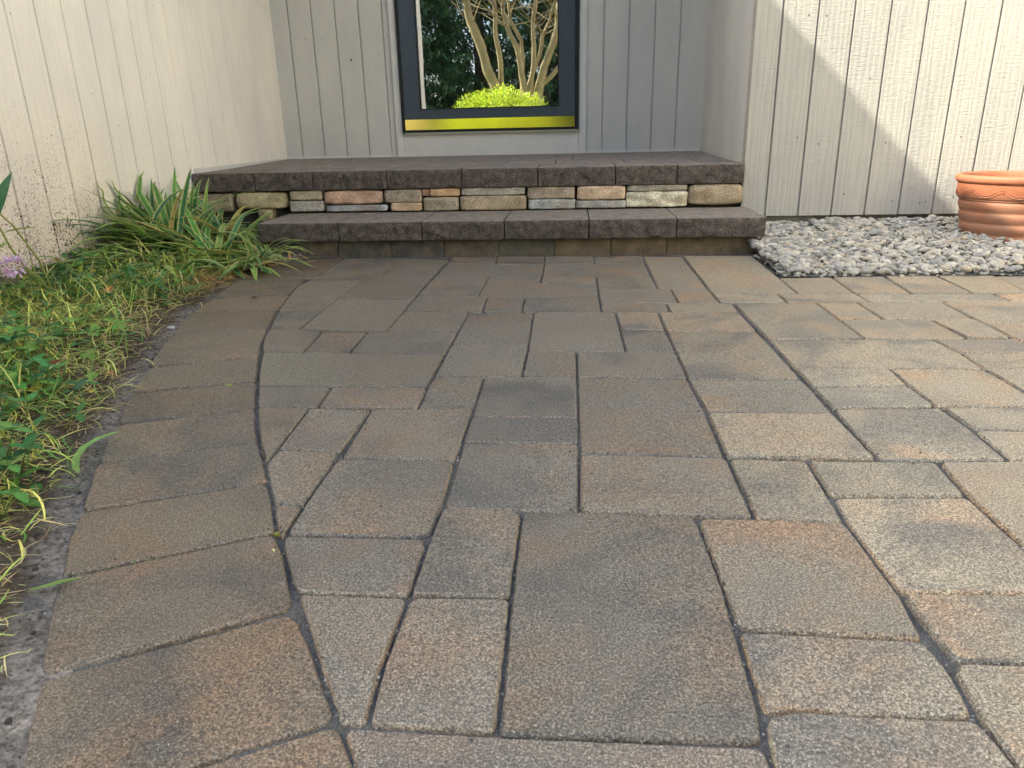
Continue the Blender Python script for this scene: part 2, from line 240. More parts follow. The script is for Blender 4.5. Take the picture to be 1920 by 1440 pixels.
# ------- measured paver outlines (mm)
PAVERS=[[[-905,2866],[-669,2866],[-660,2521],[-896,2530]],[[-896,2530],[-708,2523],[-707,2400],[-895,2420],[-907,2444]],[[-669,2866],[-473,2819],[-478,2616],[-661,2624]],[[-661,2624],[-478,2616],[-472,2114],[-708,2133],[-708,2523],[-660,2521]],[[-708,2133],[-472,2114],[-468,1759],[-701,1780]],[[-895,2420],[-707,2400],[-706,2002],[-835,1985],[-881,2204],[-903,2327]],[[-835,1985],[-706,2002],[-701,1780],[-780,1778],[-808,1875]],[[-780,1778],[-701,1780],[-632,1759],[-620,1577],[-715,1579],[-737,1629],[-763,1704]],[[-632,1759],[-512,1754],[-506,1573],[-620,1577]],[[-512,1754],[-468,1759],[-285,1756],[-285,1562],[-506,1573]],[[-469,1980],[-284,1965],[-285,1756],[-468,1759]],[[-470,2880],[-292,2883],[-282,2716],[-471,2725]],[[-292,2883],[-104,2873],[-100,2702],[-282,2716]],[[-104,2873],[85,2863],[86,2699],[-100,2702]],[[85,2863],[274,2865],[265,2691],[86,2699]],[[-471,2725],[-100,2702],[-99,2472],[-283,2483],[-470,2495]],[[-100,2702],[265,2691],[265,2464],[82,2466],[-99,2472]],[[-99,2472],[82,2466],[82,2350],[-101,2364]],[[-470,2495],[-283,2483],[-283,2157],[-471,2165]],[[-283,2483],[-99,2472],[-101,2364],[82,2350],[81,2150],[-139,2151],[-283,2157]],[[-471,2165],[-283,2157],[-252,2153],[-246,1968],[-284,1965],[-469,1980]],[[-252,2153],[-139,2151],[-136,1963],[-246,1968]],[[-139,2151],[81,2150],[82,1961],[-136,1963]],[[82,2466],[265,2464],[267,2254],[82,2251]],[[82,2251],[304,2254],[303,2069],[83,2076]],[[304,2254],[418,2254],[418,2070],[303,2069]],[[274,2865],[423,2845],[418,2254],[267,2254]],[[83,2076],[267,2066],[266,1955],[82,1961]],[[267,2066],[454,2066],[448,1953],[266,1955]],[[423,2845],[681,2831],[672,2418],[665,2177],[418,2182]],[[418,2182],[606,2174],[603,2067],[454,2066],[418,2070]],[[606,2174],[827,2173],[827,2063],[603,2067]],[[827,2173],[1206,2168],[1206,2079],[827,2063]],[[1206,2168],[1459,2173],[1438,2084],[1206,2079]],[[672,2418],[839,2425],[826,2173],[665,2177]],[[839,2425],[1007,2433],[983,2173],[826,2173]],[[1007,2433],[1167,2431],[1154,2176],[983,2173]],[[1167,2431],[1345,2429],[1308,2176],[1154,2176]],[[1345,2429],[1511,2423],[1484,2179],[1308,2176]],[[454,2066],[681,2059],[681,1874],[679,1697],[459,1694]],[[681,2059],[792,2060],[789,1873],[681,1874]],[[792,2060],[1018,2063],[1008,1876],[901,1869],[789,1873]],[[681,1874],[789,1873],[901,1869],[908,1697],[679,1697]],[[901,1869],[1011,1873],[1004,1697],[908,1697]],[[1018,2063],[1206,2079],[1339,2080],[1287,1847],[1016,1836]],[[1016,1834],[1287,1847],[1254,1673],[1013,1681]],[[459,1694],[827,1690],[838,1585],[832,1475],[459,1470]],[[827,1690],[1013,1694],[1009,1585],[838,1585]],[[838,1585],[1009,1585],[1010,1475],[832,1475]],[[1013,1681],[1254,1673],[1231,1478],[1011,1475]],[[459,1470],[645,1472],[640,1361],[459,1355]],[[459,1355],[640,1361],[641,1256],[462,1248]],[[645,1472],[832,1475],[830,1257],[641,1256]],[[833,1475],[1011,1475],[1008,1260],[830,1257]],[[462,1248],[647,1256],[652,1156],[647,1038],[459,1034]],[[650,1255],[830,1257],[829,1147],[654,1153]],[[653,1153],[829,1147],[829,1037],[647,1038]],[[830,1257],[1008,1260],[1008,1035],[829,1037]],[[-284,1965],[-103,1963],[-103,1861],[-283,1862]],[[-283,1862],[-103,1861],[-100,1633],[-282,1641]],[[-282,1641],[-100,1633],[-100,1411],[-282,1414]],[[-103,1963],[119,1957],[121,1591],[11,1591],[-99,1596]],[[-99,1596],[11,1591],[12,1409],[-100,1411]],[[11,1591],[121,1591],[232,1586],[232,1404],[12,1409]],[[119,1957],[233,1953],[232,1776],[122,1777]],[[122,1777],[232,1776],[232,1586],[121,1591]],[[233,1953],[448,1953],[451,1768],[233,1766]],[[233,1766],[451,1768],[454,1672],[454,1401],[232,1399]],[[232,1399],[454,1401],[456,1346],[455,1228],[452,1218],[238,1219]],[[238,1219],[452,1218],[457,1034],[237,1035]],[[12,1409],[232,1404],[237,1223],[235,1036],[13,1040]],[[-715,1579],[-620,1577],[-506,1573],[-285,1562],[-284,1347],[-628,1343],[-670,1450]],[[-628,1343],[-475,1342],[-468,1232],[-582,1229]],[[-475,1342],[-283,1344],[-279,1230],[-467,1230]],[[-282,1414],[-177,1410],[-175,1230],[-279,1230],[-283,1344]],[[-176,1410],[12,1409],[13,1191],[-175,1192]],[[-175,1192],[13,1191],[13,1081],[-175,1083]],[[-175,1083],[13,1081],[12,859],[-171,867]],[[-582,1229],[-482,1229],[-472,1048],[-472,996],[-502,1051],[-568,1195]],[[-482,1229],[-363,1224],[-366,1037],[-467,1047],[-471,1048]],[[-363,1224],[-177,1228],[-177,1009],[-357,1015]],[[-471,1046],[-366,1037],[-364,992],[-364,867],[-406,863],[-430,909],[-470,992]],[[-364,994],[-357,1015],[-177,1009],[-172,868],[-175,788],[-361,789],[-364,867]],[[-406,863],[-365,864],[-363,790],[-366,784],[-378,803]],[[-361,786],[-177,784],[-174,665],[-301,667],[-324,705],[-355,764]],[[-171,865],[-72,859],[-64,844],[-64,669],[-174,666],[-174,786]],[[-301,666],[-175,665],[-177,559],[-174,504],[-172,482],[-196,482],[-212,511],[-236,549],[-258,591]],[[-174,665],[-64,668],[-61,481],[-171,482],[-174,506],[-177,559]],[[-64,854],[13,858],[159,852],[162,830],[167,695],[165,625],[164,525],[159,481],[-60,479],[-64,669]],[[13,1039],[236,1035],[235,851],[159,852],[12,858]],[[237,1033],[354,1029],[350,922],[347,845],[237,851]],[[354,1028],[540,1032],[532,922],[351,917]],[[542,1032],[646,1036],[828,1035],[817,799],[534,794],[532,920]],[[351,916],[532,921],[534,795],[533,702],[353,698],[347,845]],[[534,792],[816,798],[819,706],[534,701]],[[162,848],[236,849],[346,844],[352,693],[346,621],[167,629]],[[167,628],[346,620],[350,575],[344,519],[247,519],[195,523],[165,514]],[[165,510],[194,521],[246,518],[344,518],[350,469],[348,413],[160,410],[161,468]],[[353,697],[533,701],[531,592],[358,590]],[[359,590],[531,591],[522,440],[353,431],[346,520],[350,574]],[[-195,481],[-60,479],[158,480],[161,462],[160,415],[-150,405],[-174,443]],[[1511,2245],[1790,2245],[1790,2431],[1511,2431]],[[1790,2245],[1976,2245],[1976,2431],[1790,2431]],[[1976,2245],[2088,2245],[2088,2431],[1976,2431]],[[2088,2245],[2367,2245],[2367,2431],[2088,2431]],[[2367,2245],[2646,2245],[2646,2431],[2367,2431]],[[2646,2245],[2832,2245],[2832,2431],[2646,2431]],[[2832,2245],[3018,2245],[3018,2431],[2832,2431]],[[3018,2245],[3204,2245],[3204,2431],[3018,2431]],[[3204,2245],[3390,2245],[3390,2431],[3204,2431]],[[3390,2245],[3669,2245],[3669,2431],[3390,2431]],[[1511,2059],[1697,2059],[1697,2245],[1511,2245]],[[1697,2059],[1883,2059],[1883,2245],[1697,2245]],[[1883,2059],[2255,2059],[2255,2245],[1883,2245]],[[2255,2059],[2627,2059],[2627,2245],[2255,2245]],[[2627,2059],[2906,2059],[2906,2245],[2627,2245]],[[2906,2059],[3185,2059],[3185,2245],[2906,2245]],[[3185,2059],[3371,2059],[3371,2245],[3185,2245]],[[3371,2059],[3557,2059],[3557,2245],[3371,2245]],[[1339,1873],[1525,1873],[1525,2059],[1339,2059]],[[1525,1873],[1711,1873],[1711,2059],[1525,2059]],[[1711,1873],[1823,1873],[1823,2059],[1711,2059]],[[1823,1873],[2102,1873],[2102,2059],[1823,2059]],[[2102,1873],[2381,1873],[2381,2059],[2102,2059]],[[2381,1873],[2567,1873],[2567,2059],[2381,2059]],[[2567,1873],[2753,1873],[2753,2059],[2567,2059]],[[2753,1873],[3032,1873],[3032,2059],[2753,2059]],[[3032,1873],[3311,1873],[3311,2059],[3032,2059]],[[3311,1873],[3423,1873],[3423,2059],[3311,2059]],[[3423,1873],[3535,1873],[3535,2059],[3423,2059]],[[1339,1687],[1525,1687],[1525,1873],[1339,1873]],[[1525,1687],[1897,1687],[1897,1873],[1525,1873]],[[1897,1687],[2176,1687],[2176,1873],[1897,1873]],[[2176,1687],[2288,1687],[2288,1873],[2176,1873]],[[2288,1687],[2567,1687],[2567,1873],[2288,1873]],[[2567,1687],[2939,1687],[2939,1873],[2567,1873]],[[2939,1687],[3125,1687],[3125,1873],[2939,1873]],[[3125,1687],[3311,1687],[3311,1873],[3125,1873]],[[3311,1687],[3497,1687],[3497,1873],[3311,1873]],[[1287,1575],[1566,1575],[1566,1687],[1287,1687]],[[1566,1575],[1752,1575],[1752,1687],[1566,1687]],[[1752,1575],[2124,1575],[2124,1687],[1752,1687]],[[2124,1575],[2403,1575],[2403,1687],[2124,1687]],[[2403,1575],[2589,1575],[2589,1687],[2403,1687]],[[2589,1575],[2868,1575],[2868,1687],[2589,1687]],[[2868,1575],[3240,1575],[3240,1687],[2868,1687]],[[3240,1575],[3352,1575],[3352,1687],[3240,1687]],[[3352,1575],[3631,1575],[3631,1687],[3352,1687]],[[1254,1389],[1533,1389],[1533,1575],[1254,1575]],[[1533,1389],[1812,1389],[1812,1575],[1533,1575]],[[1812,1389],[2184,1389],[2184,1575],[1812,1575]],[[2184,1389],[2463,1389],[2463,1575],[2184,1575]],[[2463,1389],[2742,1389],[2742,1575],[2463,1575]],[[2742,1389],[3021,1389],[3021,1575],[2742,1575]],[[3021,1389],[3207,1389],[3207,1575],[3021,1575]],[[3207,1389],[3393,1389],[3393,1575],[3207,1575]],[[3393,1389],[3672,1389],[3672,1575],[3393,1575]],[[1011,1203],[1197,1203],[1197,1389],[1011,1389]],[[1197,1203],[1383,1203],[1383,1389],[1197,1389]],[[1383,1203],[1569,1203],[1569,1389],[1383,1389]],[[1569,1203],[1848,1203],[1848,1389],[1569,1389]],[[1848,1203],[1960,1203],[1960,1389],[1848,1389]],[[1960,1203],[2239,1203],[2239,1389],[1960,1389]],[[2239,1203],[2611,1203],[2611,1389],[2239,1389]],[[2611,1203],[2983,1203],[2983,1389],[2611,1389]],[[2983,1203],[3095,1203],[3095,1389],[2983,1389]],[[3095,1203],[3374,1203],[3374,1389],[3095,1389]],[[3374,1203],[3486,1203],[3486,1389],[3374,1389]],[[1008,1017],[1194,1017],[1194,1203],[1008,1203]],[[1194,1017],[1306,1017],[1306,1203],[1194,1203]],[[1306,1017],[1492,1017],[1492,1203],[1306,1203]],[[1492,1017],[1678,1017],[1678,1203],[1492,1203]],[[1678,1017],[1957,1017],[1957,1203],[1678,1203]],[[1957,1017],[2143,1017],[2143,1203],[1957,1203]],[[2143,1017],[2255,1017],[2255,1203],[2143,1203]],[[2255,1017],[2367,1017],[2367,1203],[2255,1203]],[[2367,1017],[2646,1017],[2646,1203],[2367,1203]],[[2646,1017],[2925,1017],[2925,1203],[2646,1203]],[[2925,1017],[3111,1017],[3111,1203],[2925,1203]],[[3111,1017],[3390,1017],[3390,1203],[3111,1203]],[[3390,1017],[3669,1017],[3669,1203],[3390,1203]],[[828,831],[940,831],[940,1017],[828,1017]],[[940,831],[1312,831],[1312,1017],[940,1017]],[[1312,831],[1498,831],[1498,1017],[1312,1017]],[[1498,831],[1777,831],[1777,1017],[1498,1017]],[[1777,831],[1963,831],[1963,1017],[1777,1017]],[[1963,831],[2149,831],[2149,1017],[1963,1017]],[[2149,831],[2261,831],[2261,1017],[2149,1017]],[[2261,831],[2447,831],[2447,1017],[2261,1017]],[[2447,831],[2726,831],[2726,1017],[2447,1017]],[[2726,831],[3098,831],[3098,1017],[2726,1017]],[[3098,831],[3470,831],[3470,1017],[3098,1017]],[[828,645],[1014,645],[1014,831],[828,831]],[[1014,645],[1293,645],[1293,831],[1014,831]],[[1293,645],[1479,645],[1479,831],[1293,831]],[[1479,645],[1758,645],[1758,831],[1479,831]],[[1758,645],[2037,645],[2037,831],[1758,831]],[[2037,645],[2223,645],[2223,831],[2037,831]],[[2223,645],[2409,645],[2409,831],[2223,831]],[[2409,645],[2688,645],[2688,831],[2409,831]],[[2688,645],[2800,645],[2800,831],[2688,831]],[[2800,645],[2986,645],[2986,831],[2800,831]],[[2986,645],[3265,645],[3265,831],[2986,831]],[[3265,645],[3377,645],[3377,831],[3265,831]],[[3377,645],[3489,645],[3489,831],[3377,831]],[[533,459],[719,459],[719,645],[533,645]],[[719,459],[998,459],[998,645],[719,645]],[[998,459],[1277,459],[1277,645],[998,645]],[[1277,459],[1556,459],[1556,645],[1277,645]],[[1556,459],[1742,459],[1742,645],[1556,645]],[[1742,459],[1854,459],[1854,645],[1742,645]],[[1854,459],[2133,459],[2133,645],[1854,645]],[[2133,459],[2505,459],[2505,645],[2133,645]],[[2505,459],[2617,459],[2617,645],[2505,645]],[[2617,459],[2803,459],[2803,645],[2617,645]],[[2803,459],[3082,459],[3082,645],[2803,645]],[[3082,459],[3454,459],[3454,645],[3082,645]],[[531,273],[810,273],[810,459],[531,459]],[[810,273],[1089,273],[1089,459],[810,459]],[[1089,273],[1275,273],[1275,459],[1089,459]],[[1275,273],[1554,273],[1554,459],[1275,459]],[[1554,273],[1833,273],[1833,459],[1554,459]],[[1833,273],[2205,273],[2205,459],[1833,459]],[[2205,273],[2391,273],[2391,459],[2205,459]],[[2391,273],[2670,273],[2670,459],[2391,459]],[[2670,273],[3042,273],[3042,459],[2670,459]],[[3042,273],[3228,273],[3228,459],[3042,459]],[[3228,273],[3507,273],[3507,459],[3228,459]],[[19,161],[298,161],[298,273],[19,273]],[[298,161],[484,161],[484,273],[298,273]],[[484,161],[763,161],[763,273],[484,273]],[[763,161],[1042,161],[1042,273],[763,273]],[[1042,161],[1321,161],[1321,273],[1042,273]],[[1321,161],[1693,161],[1693,273],[1321,273]],[[1693,161],[1879,161],[1879,273],[1693,273]],[[1879,161],[2158,161],[2158,273],[1879,273]],[[2158,161],[2344,161],[2344,273],[2158,273]],[[2344,161],[2623,161],[2623,273],[2344,273]],[[2623,161],[2809,161],[2809,273],[2623,273]],[[2809,161],[2995,161],[2995,273],[2809,273]],[[2995,161],[3181,161],[3181,273],[2995,273]],[[3181,161],[3367,161],[3367,273],[3181,273]],[[3367,161],[3553,161],[3553,273],[3367,273]],[[133,-25],[505,-25],[505,161],[133,161]],[[505,-25],[617,-25],[617,161],[505,161]],[[617,-25],[803,-25],[803,161],[617,161]],[[803,-25],[1175,-25],[1175,161],[803,161]],[[1175,-25],[1361,-25],[1361,161],[1175,161]],[[1361,-25],[1733,-25],[1733,161],[1361,161]],[[1733,-25],[2012,-25],[2012,161],[1733,161]],[[2012,-25],[2384,-25],[2384,161],[2012,161]],[[2384,-25],[2570,-25],[2570,161],[2384,161]],[[2570,-25],[2849,-25],[2849,161],[2570,161]],[[2849,-25],[3035,-25],[3035,161],[2849,161]],[[3035,-25],[3221,-25],[3221,161],[3035,161]],[[3221,-25],[3593,-25],[3593,161],[3221,161]],[[245,-211],[524,-211],[524,-25],[245,-25]],[[524,-211],[636,-211],[636,-25],[524,-25]],[[636,-211],[822,-211],[822,-25],[636,-25]],[[822,-211],[1101,-211],[1101,-25],[822,-25]],[[1101,-211],[1287,-211],[1287,-25],[1101,-25]],[[1287,-211],[1473,-211],[1473,-25],[1287,-25]],[[1473,-211],[1752,-211],[1752,-25],[1473,-25]],[[1752,-211],[2031,-211],[2031,-25],[1752,-25]],[[2031,-211],[2310,-211],[2310,-25],[2031,-25]],[[2310,-211],[2496,-211],[2496,-25],[2310,-25]],[[2496,-211],[2682,-211],[2682,-25],[2496,-25]],[[2682,-211],[2961,-211],[2961,-25],[2682,-25]],[[2961,-211],[3240,-211],[3240,-25],[2961,-25]],[[3240,-211],[3426,-211],[3426,-25],[3240,-25]],[[3426,-211],[3538,-211],[3538,-25],[3426,-25]],[[310,-323],[496,-323],[496,-211],[310,-211]],[[496,-323],[775,-323],[775,-211],[496,-211]],[[775,-323],[961,-323],[961,-211],[775,-211]],[[961,-323],[1147,-323],[1147,-211],[961,-211]],[[1147,-323],[1333,-323],[1333,-211],[1147,-211]],[[1333,-323],[1612,-323],[1612,-211],[1333,-211]],[[1612,-323],[1891,-323],[1891,-211],[1612,-211]],[[1891,-323],[2077,-323],[2077,-211],[1891,-211]],[[2077,-323],[2449,-323],[2449,-211],[2077,-211]],[[2449,-323],[2635,-323],[2635,-211],[2449,-211]],[[2635,-323],[2821,-323],[2821,-211],[2635,-211]],[[2821,-323],[3100,-323],[3100,-211],[2821,-211]],[[3100,-323],[3379,-323],[3379,-211],[3100,-211]],[[3379,-323],[3565,-323],[3565,-211],[3379,-211]],[[417,-509],[603,-509],[603,-323],[417,-323]],[[603,-509],[882,-509],[882,-323],[603,-323]],[[882,-509],[1254,-509],[1254,-323],[882,-323]],[[1254,-509],[1440,-509],[1440,-323],[1254,-323]],[[1440,-509],[1812,-509],[1812,-323],[1440,-323]],[[1812,-509],[2091,-509],[2091,-323],[1812,-323]],[[2091,-509],[2203,-509],[2203,-323],[2091,-323]],[[2203,-509],[2315,-509],[2315,-323],[2203,-323]],[[2315,-509],[2427,-509],[2427,-323],[2315,-323]],[[2427,-509],[2539,-509],[2539,-323],[2427,-323]],[[2539,-509],[2725,-509],[2725,-323],[2539,-323]],[[2725,-509],[3004,-509],[3004,-323],[2725,-323]],[[3004,-509],[3283,-509],[3283,-323],[3004,-323]],[[3283,-509],[3469,-509],[3469,-323],[3283,-323]],[[480,-621],[666,-621],[666,-509],[480,-509]],[[666,-621],[1038,-621],[1038,-509],[666,-509]],[[1038,-621],[1224,-621],[1224,-509],[1038,-509]],[[1224,-621],[1503,-621],[1503,-509],[1224,-509]],[[1503,-621],[1782,-621],[1782,-509],[1503,-509]],[[1782,-621],[1894,-621],[1894,-509],[1782,-509]],[[1894,-621],[2173,-621],[2173,-509],[1894,-509]],[[2173,-621],[2285,-621],[2285,-509],[2173,-509]],[[2285,-621],[2564,-621],[2564,-509],[2285,-509]],[[2564,-621],[2843,-621],[2843,-509],[2564,-509]],[[2843,-621],[3215,-621],[3215,-509],[2843,-509]],[[3215,-621],[3401,-621],[3401,-509],[3215,-509]],[[3401,-621],[3513,-621],[3513,-509],[3401,-509]],[[582,-807],[861,-807],[861,-621],[582,-621]],[[861,-807],[1140,-807],[1140,-621],[861,-621]],[[1140,-807],[1419,-807],[1419,-621],[1140,-621]],[[1419,-807],[1605,-807],[1605,-621],[1419,-621]],[[1605,-807],[1884,-807],[1884,-621],[1605,-621]],[[1884,-807],[1996,-807],[1996,-621],[1884,-621]],[[1996,-807],[2108,-807],[2108,-621],[1996,-621]],[[2108,-807],[2294,-807],[2294,-621],[2108,-621]],[[2294,-807],[2480,-807],[2480,-621],[2294,-621]],[[2480,-807],[2759,-807],[2759,-621],[2480,-621]],[[2759,-807],[3131,-807],[3131,-621],[2759,-621]],[[3131,-807],[3317,-807],[3317,-621],[3131,-621]],[[3317,-807],[3596,-807],[3596,-621],[3317,-621]],[[622,-919],[808,-919],[808,-807],[622,-807]],[[808,-919],[920,-919],[920,-807],[808,-807]],[[920,-919],[1032,-919],[1032,-807],[920,-807]],[[1032,-919],[1311,-919],[1311,-807],[1032,-807]],[[1311,-919],[1683,-919],[1683,-807],[1311,-807]],[[1683,-919],[1962,-919],[1962,-807],[1683,-807]],[[1962,-919],[2074,-919],[2074,-807],[1962,-807]],[[2074,-919],[2353,-919],[2353,-807],[2074,-807]],[[2353,-919],[2632,-919],[2632,-807],[2353,-807]],[[2632,-919],[2818,-919],[2818,-807],[2632,-807]],[[2818,-919],[3004,-919],[3004,-807],[2818,-807]],[[3004,-919],[3190,-919],[3190,-807],[3004,-807]],[[3190,-919],[3376,-919],[3376,-807],[3190,-807]],[[3376,-919],[3562,-919],[3562,-807],[3376,-807]]]
BORDER=[[[-1153,2866],[-907,2872],[-903,2734],[-898,2571],[-1135,2606],[-1145,2733]],[[-1135,2606],[-898,2571],[-903,2511],[-908,2458],[-1156,2447],[-1149,2529]],[[-1156,2447],[-908,2458],[-911,2407],[-905,2344],[-1139,2325],[-1149,2387]],[[-1139,2325],[-905,2344],[-891,2260],[-881,2204],[-1106,2148],[-1124,2234]],[[-1106,2148],[-881,2204],[-851,2065],[-847,2004],[-1087,1969],[-1098,2055]],[[-1087,1969],[-847,2004],[-814,1892],[-791,1802],[-1013,1724],[-1051,1842]],[[-1013,1724],[-791,1802],[-740,1634],[-707,1543],[-927,1459],[-972,1588]],[[-927,1459],[-707,1543],[-671,1450],[-643,1380],[-873,1300],[-901,1377]],[[-873,1300],[-643,1380],[-610,1295],[-580,1224],[-805,1141],[-841,1221]],[[-805,1141],[-580,1224],[-548,1147],[-512,1072],[-738,979],[-776,1065]],[[-738,979],[-512,1072],[-473,996],[-440,930],[-665,832],[-703,909]],[[-665,832],[-440,930],[-405,861],[-373,791],[-591,683],[-640,771]],[[-591,683],[-373,791],[-337,729],[-293,639],[-503,523],[-558,617]],[[-503,523],[-293,639],[-251,577],[-198,486],[-418,372],[-465,455]],[[-418,372],[-198,486],[-100,334],[-326,220]],[[-326,220],[-100,334],[-4,182],[-236,68]],[[-236,68],[-4,182],[90,30],[-148,-84]],[[-148,-84],[90,30],[182,-122],[-62,-236]],[[-62,-236],[182,-122],[272,-274],[22,-388]],[[22,-388],[272,-274],[360,-426],[104,-540]],[[104,-540],[360,-426],[446,-578],[184,-692]],[[184,-692],[446,-578],[530,-730],[262,-844]],[[262,-844],[530,-730],[612,-882],[338,-996]]]
TRUNKS=[[(-1.13, -2.7, 1.05), (-1.27, -2.7, 1.36), (-1.35, -2.7, 1.65), (-1.44, -2.7, 1.95), (-1.51, -2.7, 2.34)], [(-1.04, -2.75, 1.05), (-1.07, -2.75, 1.5), (-1.12, -2.75, 1.81), (-1.14, -2.75, 2.2), (-1.16, -2.75, 2.38)], [(-0.68, -2.8, 1.01), (-0.74, -2.8, 1.35), (-0.8, -2.8, 1.57), (-0.93, -2.8, 1.78), (-1.01, -2.8, 2.02), (-1.02, -2.8, 2.29)], [(-0.62, -2.85, 1.04), (-0.56, -2.85, 1.26), (-0.55, -2.85, 1.61), (-0.58, -2.85, 1.92), (-0.51, -2.85, 2.24)], [(-0.5, -2.9, 1.01), (-0.41, -2.9, 1.3), (-0.3, -2.9, 1.59), (-0.22, -2.9, 1.84), (-0.21, -2.9, 2.19)], [(-0.45, -2.95, 1.06), (-0.32, -2.95, 1.18), (-0.2, -2.95, 1.35), (-0.11, -2.95, 1.52)], [(-0.58, -3.0, 1.17), (-0.5, -3.0, 1.46), (-0.45, -3.0, 1.74), (-0.34, -3.0, 1.91)], [(-0.74, -3.05, 1.45), (-0.76, -3.05, 1.71), (-0.92, -3.05, 1.95), (-0.94, -3.05, 2.23)]]
# ---------------------------------------------------------------- ground, pavement
def inset_poly(P, d):
    n = len(P); out = []
    for i in range(n):
        p0, p1, p2 = P[i - 1], P[i], P[(i + 1) % n]
        e1 = (p1 - p0).normalized(); e2 = (p2 - p1).normalized()
        n1 = Vector((-e1.y, e1.x)); n2 = Vector((-e2.y, e2.x)); b = n1 + n2
        k = max(b.dot(b) / 2, .35)
        out.append(p1 + b / k * d)
    return out
def paver(mb, pts, gap, r=.009, zt=0.0, thick=.05, seed=0, tone=(1, 1, 1)):
    P = [Vector((x / 1000, y / 1000)) for x, y in pts]
    if sum(P[i - 1].x * P[i].y - P[i].x * P[i - 1].y for i in range(len(P))) < 0: P.reverse()
    P = inset_poly(P, gap * random.uniform(.8, 1.2))
    Q = []; n = len(P)
    for i in range(n):
        a, b, c = P[i - 1], P[i], P[(i + 1) % n]
        ang = (b - a).angle(c - b) if (b - a).length > 1e-6 and (c - b).length > 1e-6 else 0
        if ang > .45:
            rr = min(r * random.uniform(.7, 1.5), (b - a).length * .4, (c - b).length * .4)
            s = b + (a - b).normalized() * rr; e = b + (c - b).normalized() * rr
            for t in (0, .25, .5, .75, 1): Q.append(s * (1 - t) ** 2 + b * 2 * t * (1 - t) + e * t * t)
        else: Q.append(b)
    S = []
    for i in range(len(Q)):
        a, b = Q[i], Q[(i + 1) % len(Q)]; k = max(1, int((b - a).length / .008)); nn = Vector((-(b - a).y, (b - a).x)).normalized() if (b - a).length > 1e-6 else Vector((0, 0))
        for j in range(k):
            p = a.lerp(b, j / k); w = noise.noise(Vector((p.x * 85, p.y * 85, seed))) * .0010 + noise.noise(Vector((p.x * 310, p.y * 310, seed))) * .0008
            S.append(p + nn * w)
    cx = sum((p for p in S), Vector((0, 0))) / len(S); tx, ty = random.gauss(0, .004), random.gauss(0, .004); dz = random.gauss(zt, .0009)
    def Z(p, o): return dz + (p.x - cx.x) * tx + (p.y - cx.y) * ty + o
    I1 = inset_poly(S, .0009); I2 = inset_poly(S, .0030); m = len(S)
    vs = [(p.x, p.y, dz - thick) for p in S] + [(p.x, p.y, Z(p, -.0052)) for p in S] + [(p.x, p.y, Z(p, -.0022)) for p in I1] + [(p.x, p.y, Z(p, 0)) for p in I2]
    fs = [tuple(range(3 * m, 4 * m))]
    for k in range(3):
        for i in range(m): j = (i + 1) % m; fs.append((k * m + i, k * m + j, (k + 1) * m + j, (k + 1) * m + i))
    mb.add(vs, fs, tone)
mb = MB()
# grey brown left, cream right; the lift also paints in brighter light there
for k, p in enumerate(PAVERS):
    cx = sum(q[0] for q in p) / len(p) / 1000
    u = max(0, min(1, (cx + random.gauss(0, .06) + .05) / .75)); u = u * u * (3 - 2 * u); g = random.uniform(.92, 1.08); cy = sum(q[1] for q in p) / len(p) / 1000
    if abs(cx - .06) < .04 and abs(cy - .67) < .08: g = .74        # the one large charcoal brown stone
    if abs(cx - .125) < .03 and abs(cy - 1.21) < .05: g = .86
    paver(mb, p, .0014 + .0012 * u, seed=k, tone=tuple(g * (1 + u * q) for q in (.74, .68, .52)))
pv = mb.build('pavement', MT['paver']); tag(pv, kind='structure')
mb = MB()
for k, p in enumerate(BORDER[3:] + BORDER[:3]): g = random.uniform(.84, 1.14); paver(mb, p, .0026, .014, .0004, seed=k + .5, tone=(g, g * .98, g * .95))
kb = mb.build('kerb', MT['border']); tag(kb, kind='structure')
for o in (pv, kb):
    shade_auto(o, 50)
    for f in o.data.polygons:
        if len(f.vertices) > 4: f.use_smooth = False

def grid(xs, ys, zf, cf=None):
    mb = MB(); nx = len(xs)
    vs = [(x, y, zf(x, y)) for y in ys for x in xs]
    fs = [(j * nx + i, j * nx + i + 1, (j + 1) * nx + i + 1, (j + 1) * nx + i) for j in range(len(ys) - 1) for i in range(nx - 1)]
    mb.add(vs, fs, [cf(v) for v in vs] if cf else (1, 1, 1)); return mb
def fz(x, y, s, a, o=0): return a * noise.noise(Vector((x * s, y * s, o)))
xs = np.arange(-1.25, 1.9, .02); ys = np.arange(-.9, 2.93, .02)
sd = grid(list(xs), list(ys), lambda x, y: -.0062 + fz(x, y, 7, .0032) + fz(x, y, 45, .0022)).build('joint_sand', MT['sand'], smooth=True); tag(sd, kind='structure')
bs = MB(); bs.box(1.88, 3.49, -.9, 2.5, -.06, -.012); tag(bs.build('sand_bed', MT['sand']), kind='structure')
OUT = [tuple(b[0]) for b in BORDER] + [tuple(BORDER[-1][-1])]
OY = [p[1] / 1000 for p in OUT][::-1]; OX = [p[0] / 1000 for p in OUT][::-1]
def outer_x(y): return float(np.interp(y, OY, OX))
def bed_z(x, y):
    d = outer_x(y) - x; t = max(0., min(1., (d - .02) / .22)); t = t * t * (3 - 2 * t)
    return -.004 + .035 * t + fz(x, y, 6, .012 * t, 3) + fz(x, y, 28, .006 * min(1, .3 + t), 5) + fz(x, y, 90, .002, 8)
mb = MB(); ys = list(np.arange(-1.6, 3.32, .018)); N = 60; vs = []; cs = []
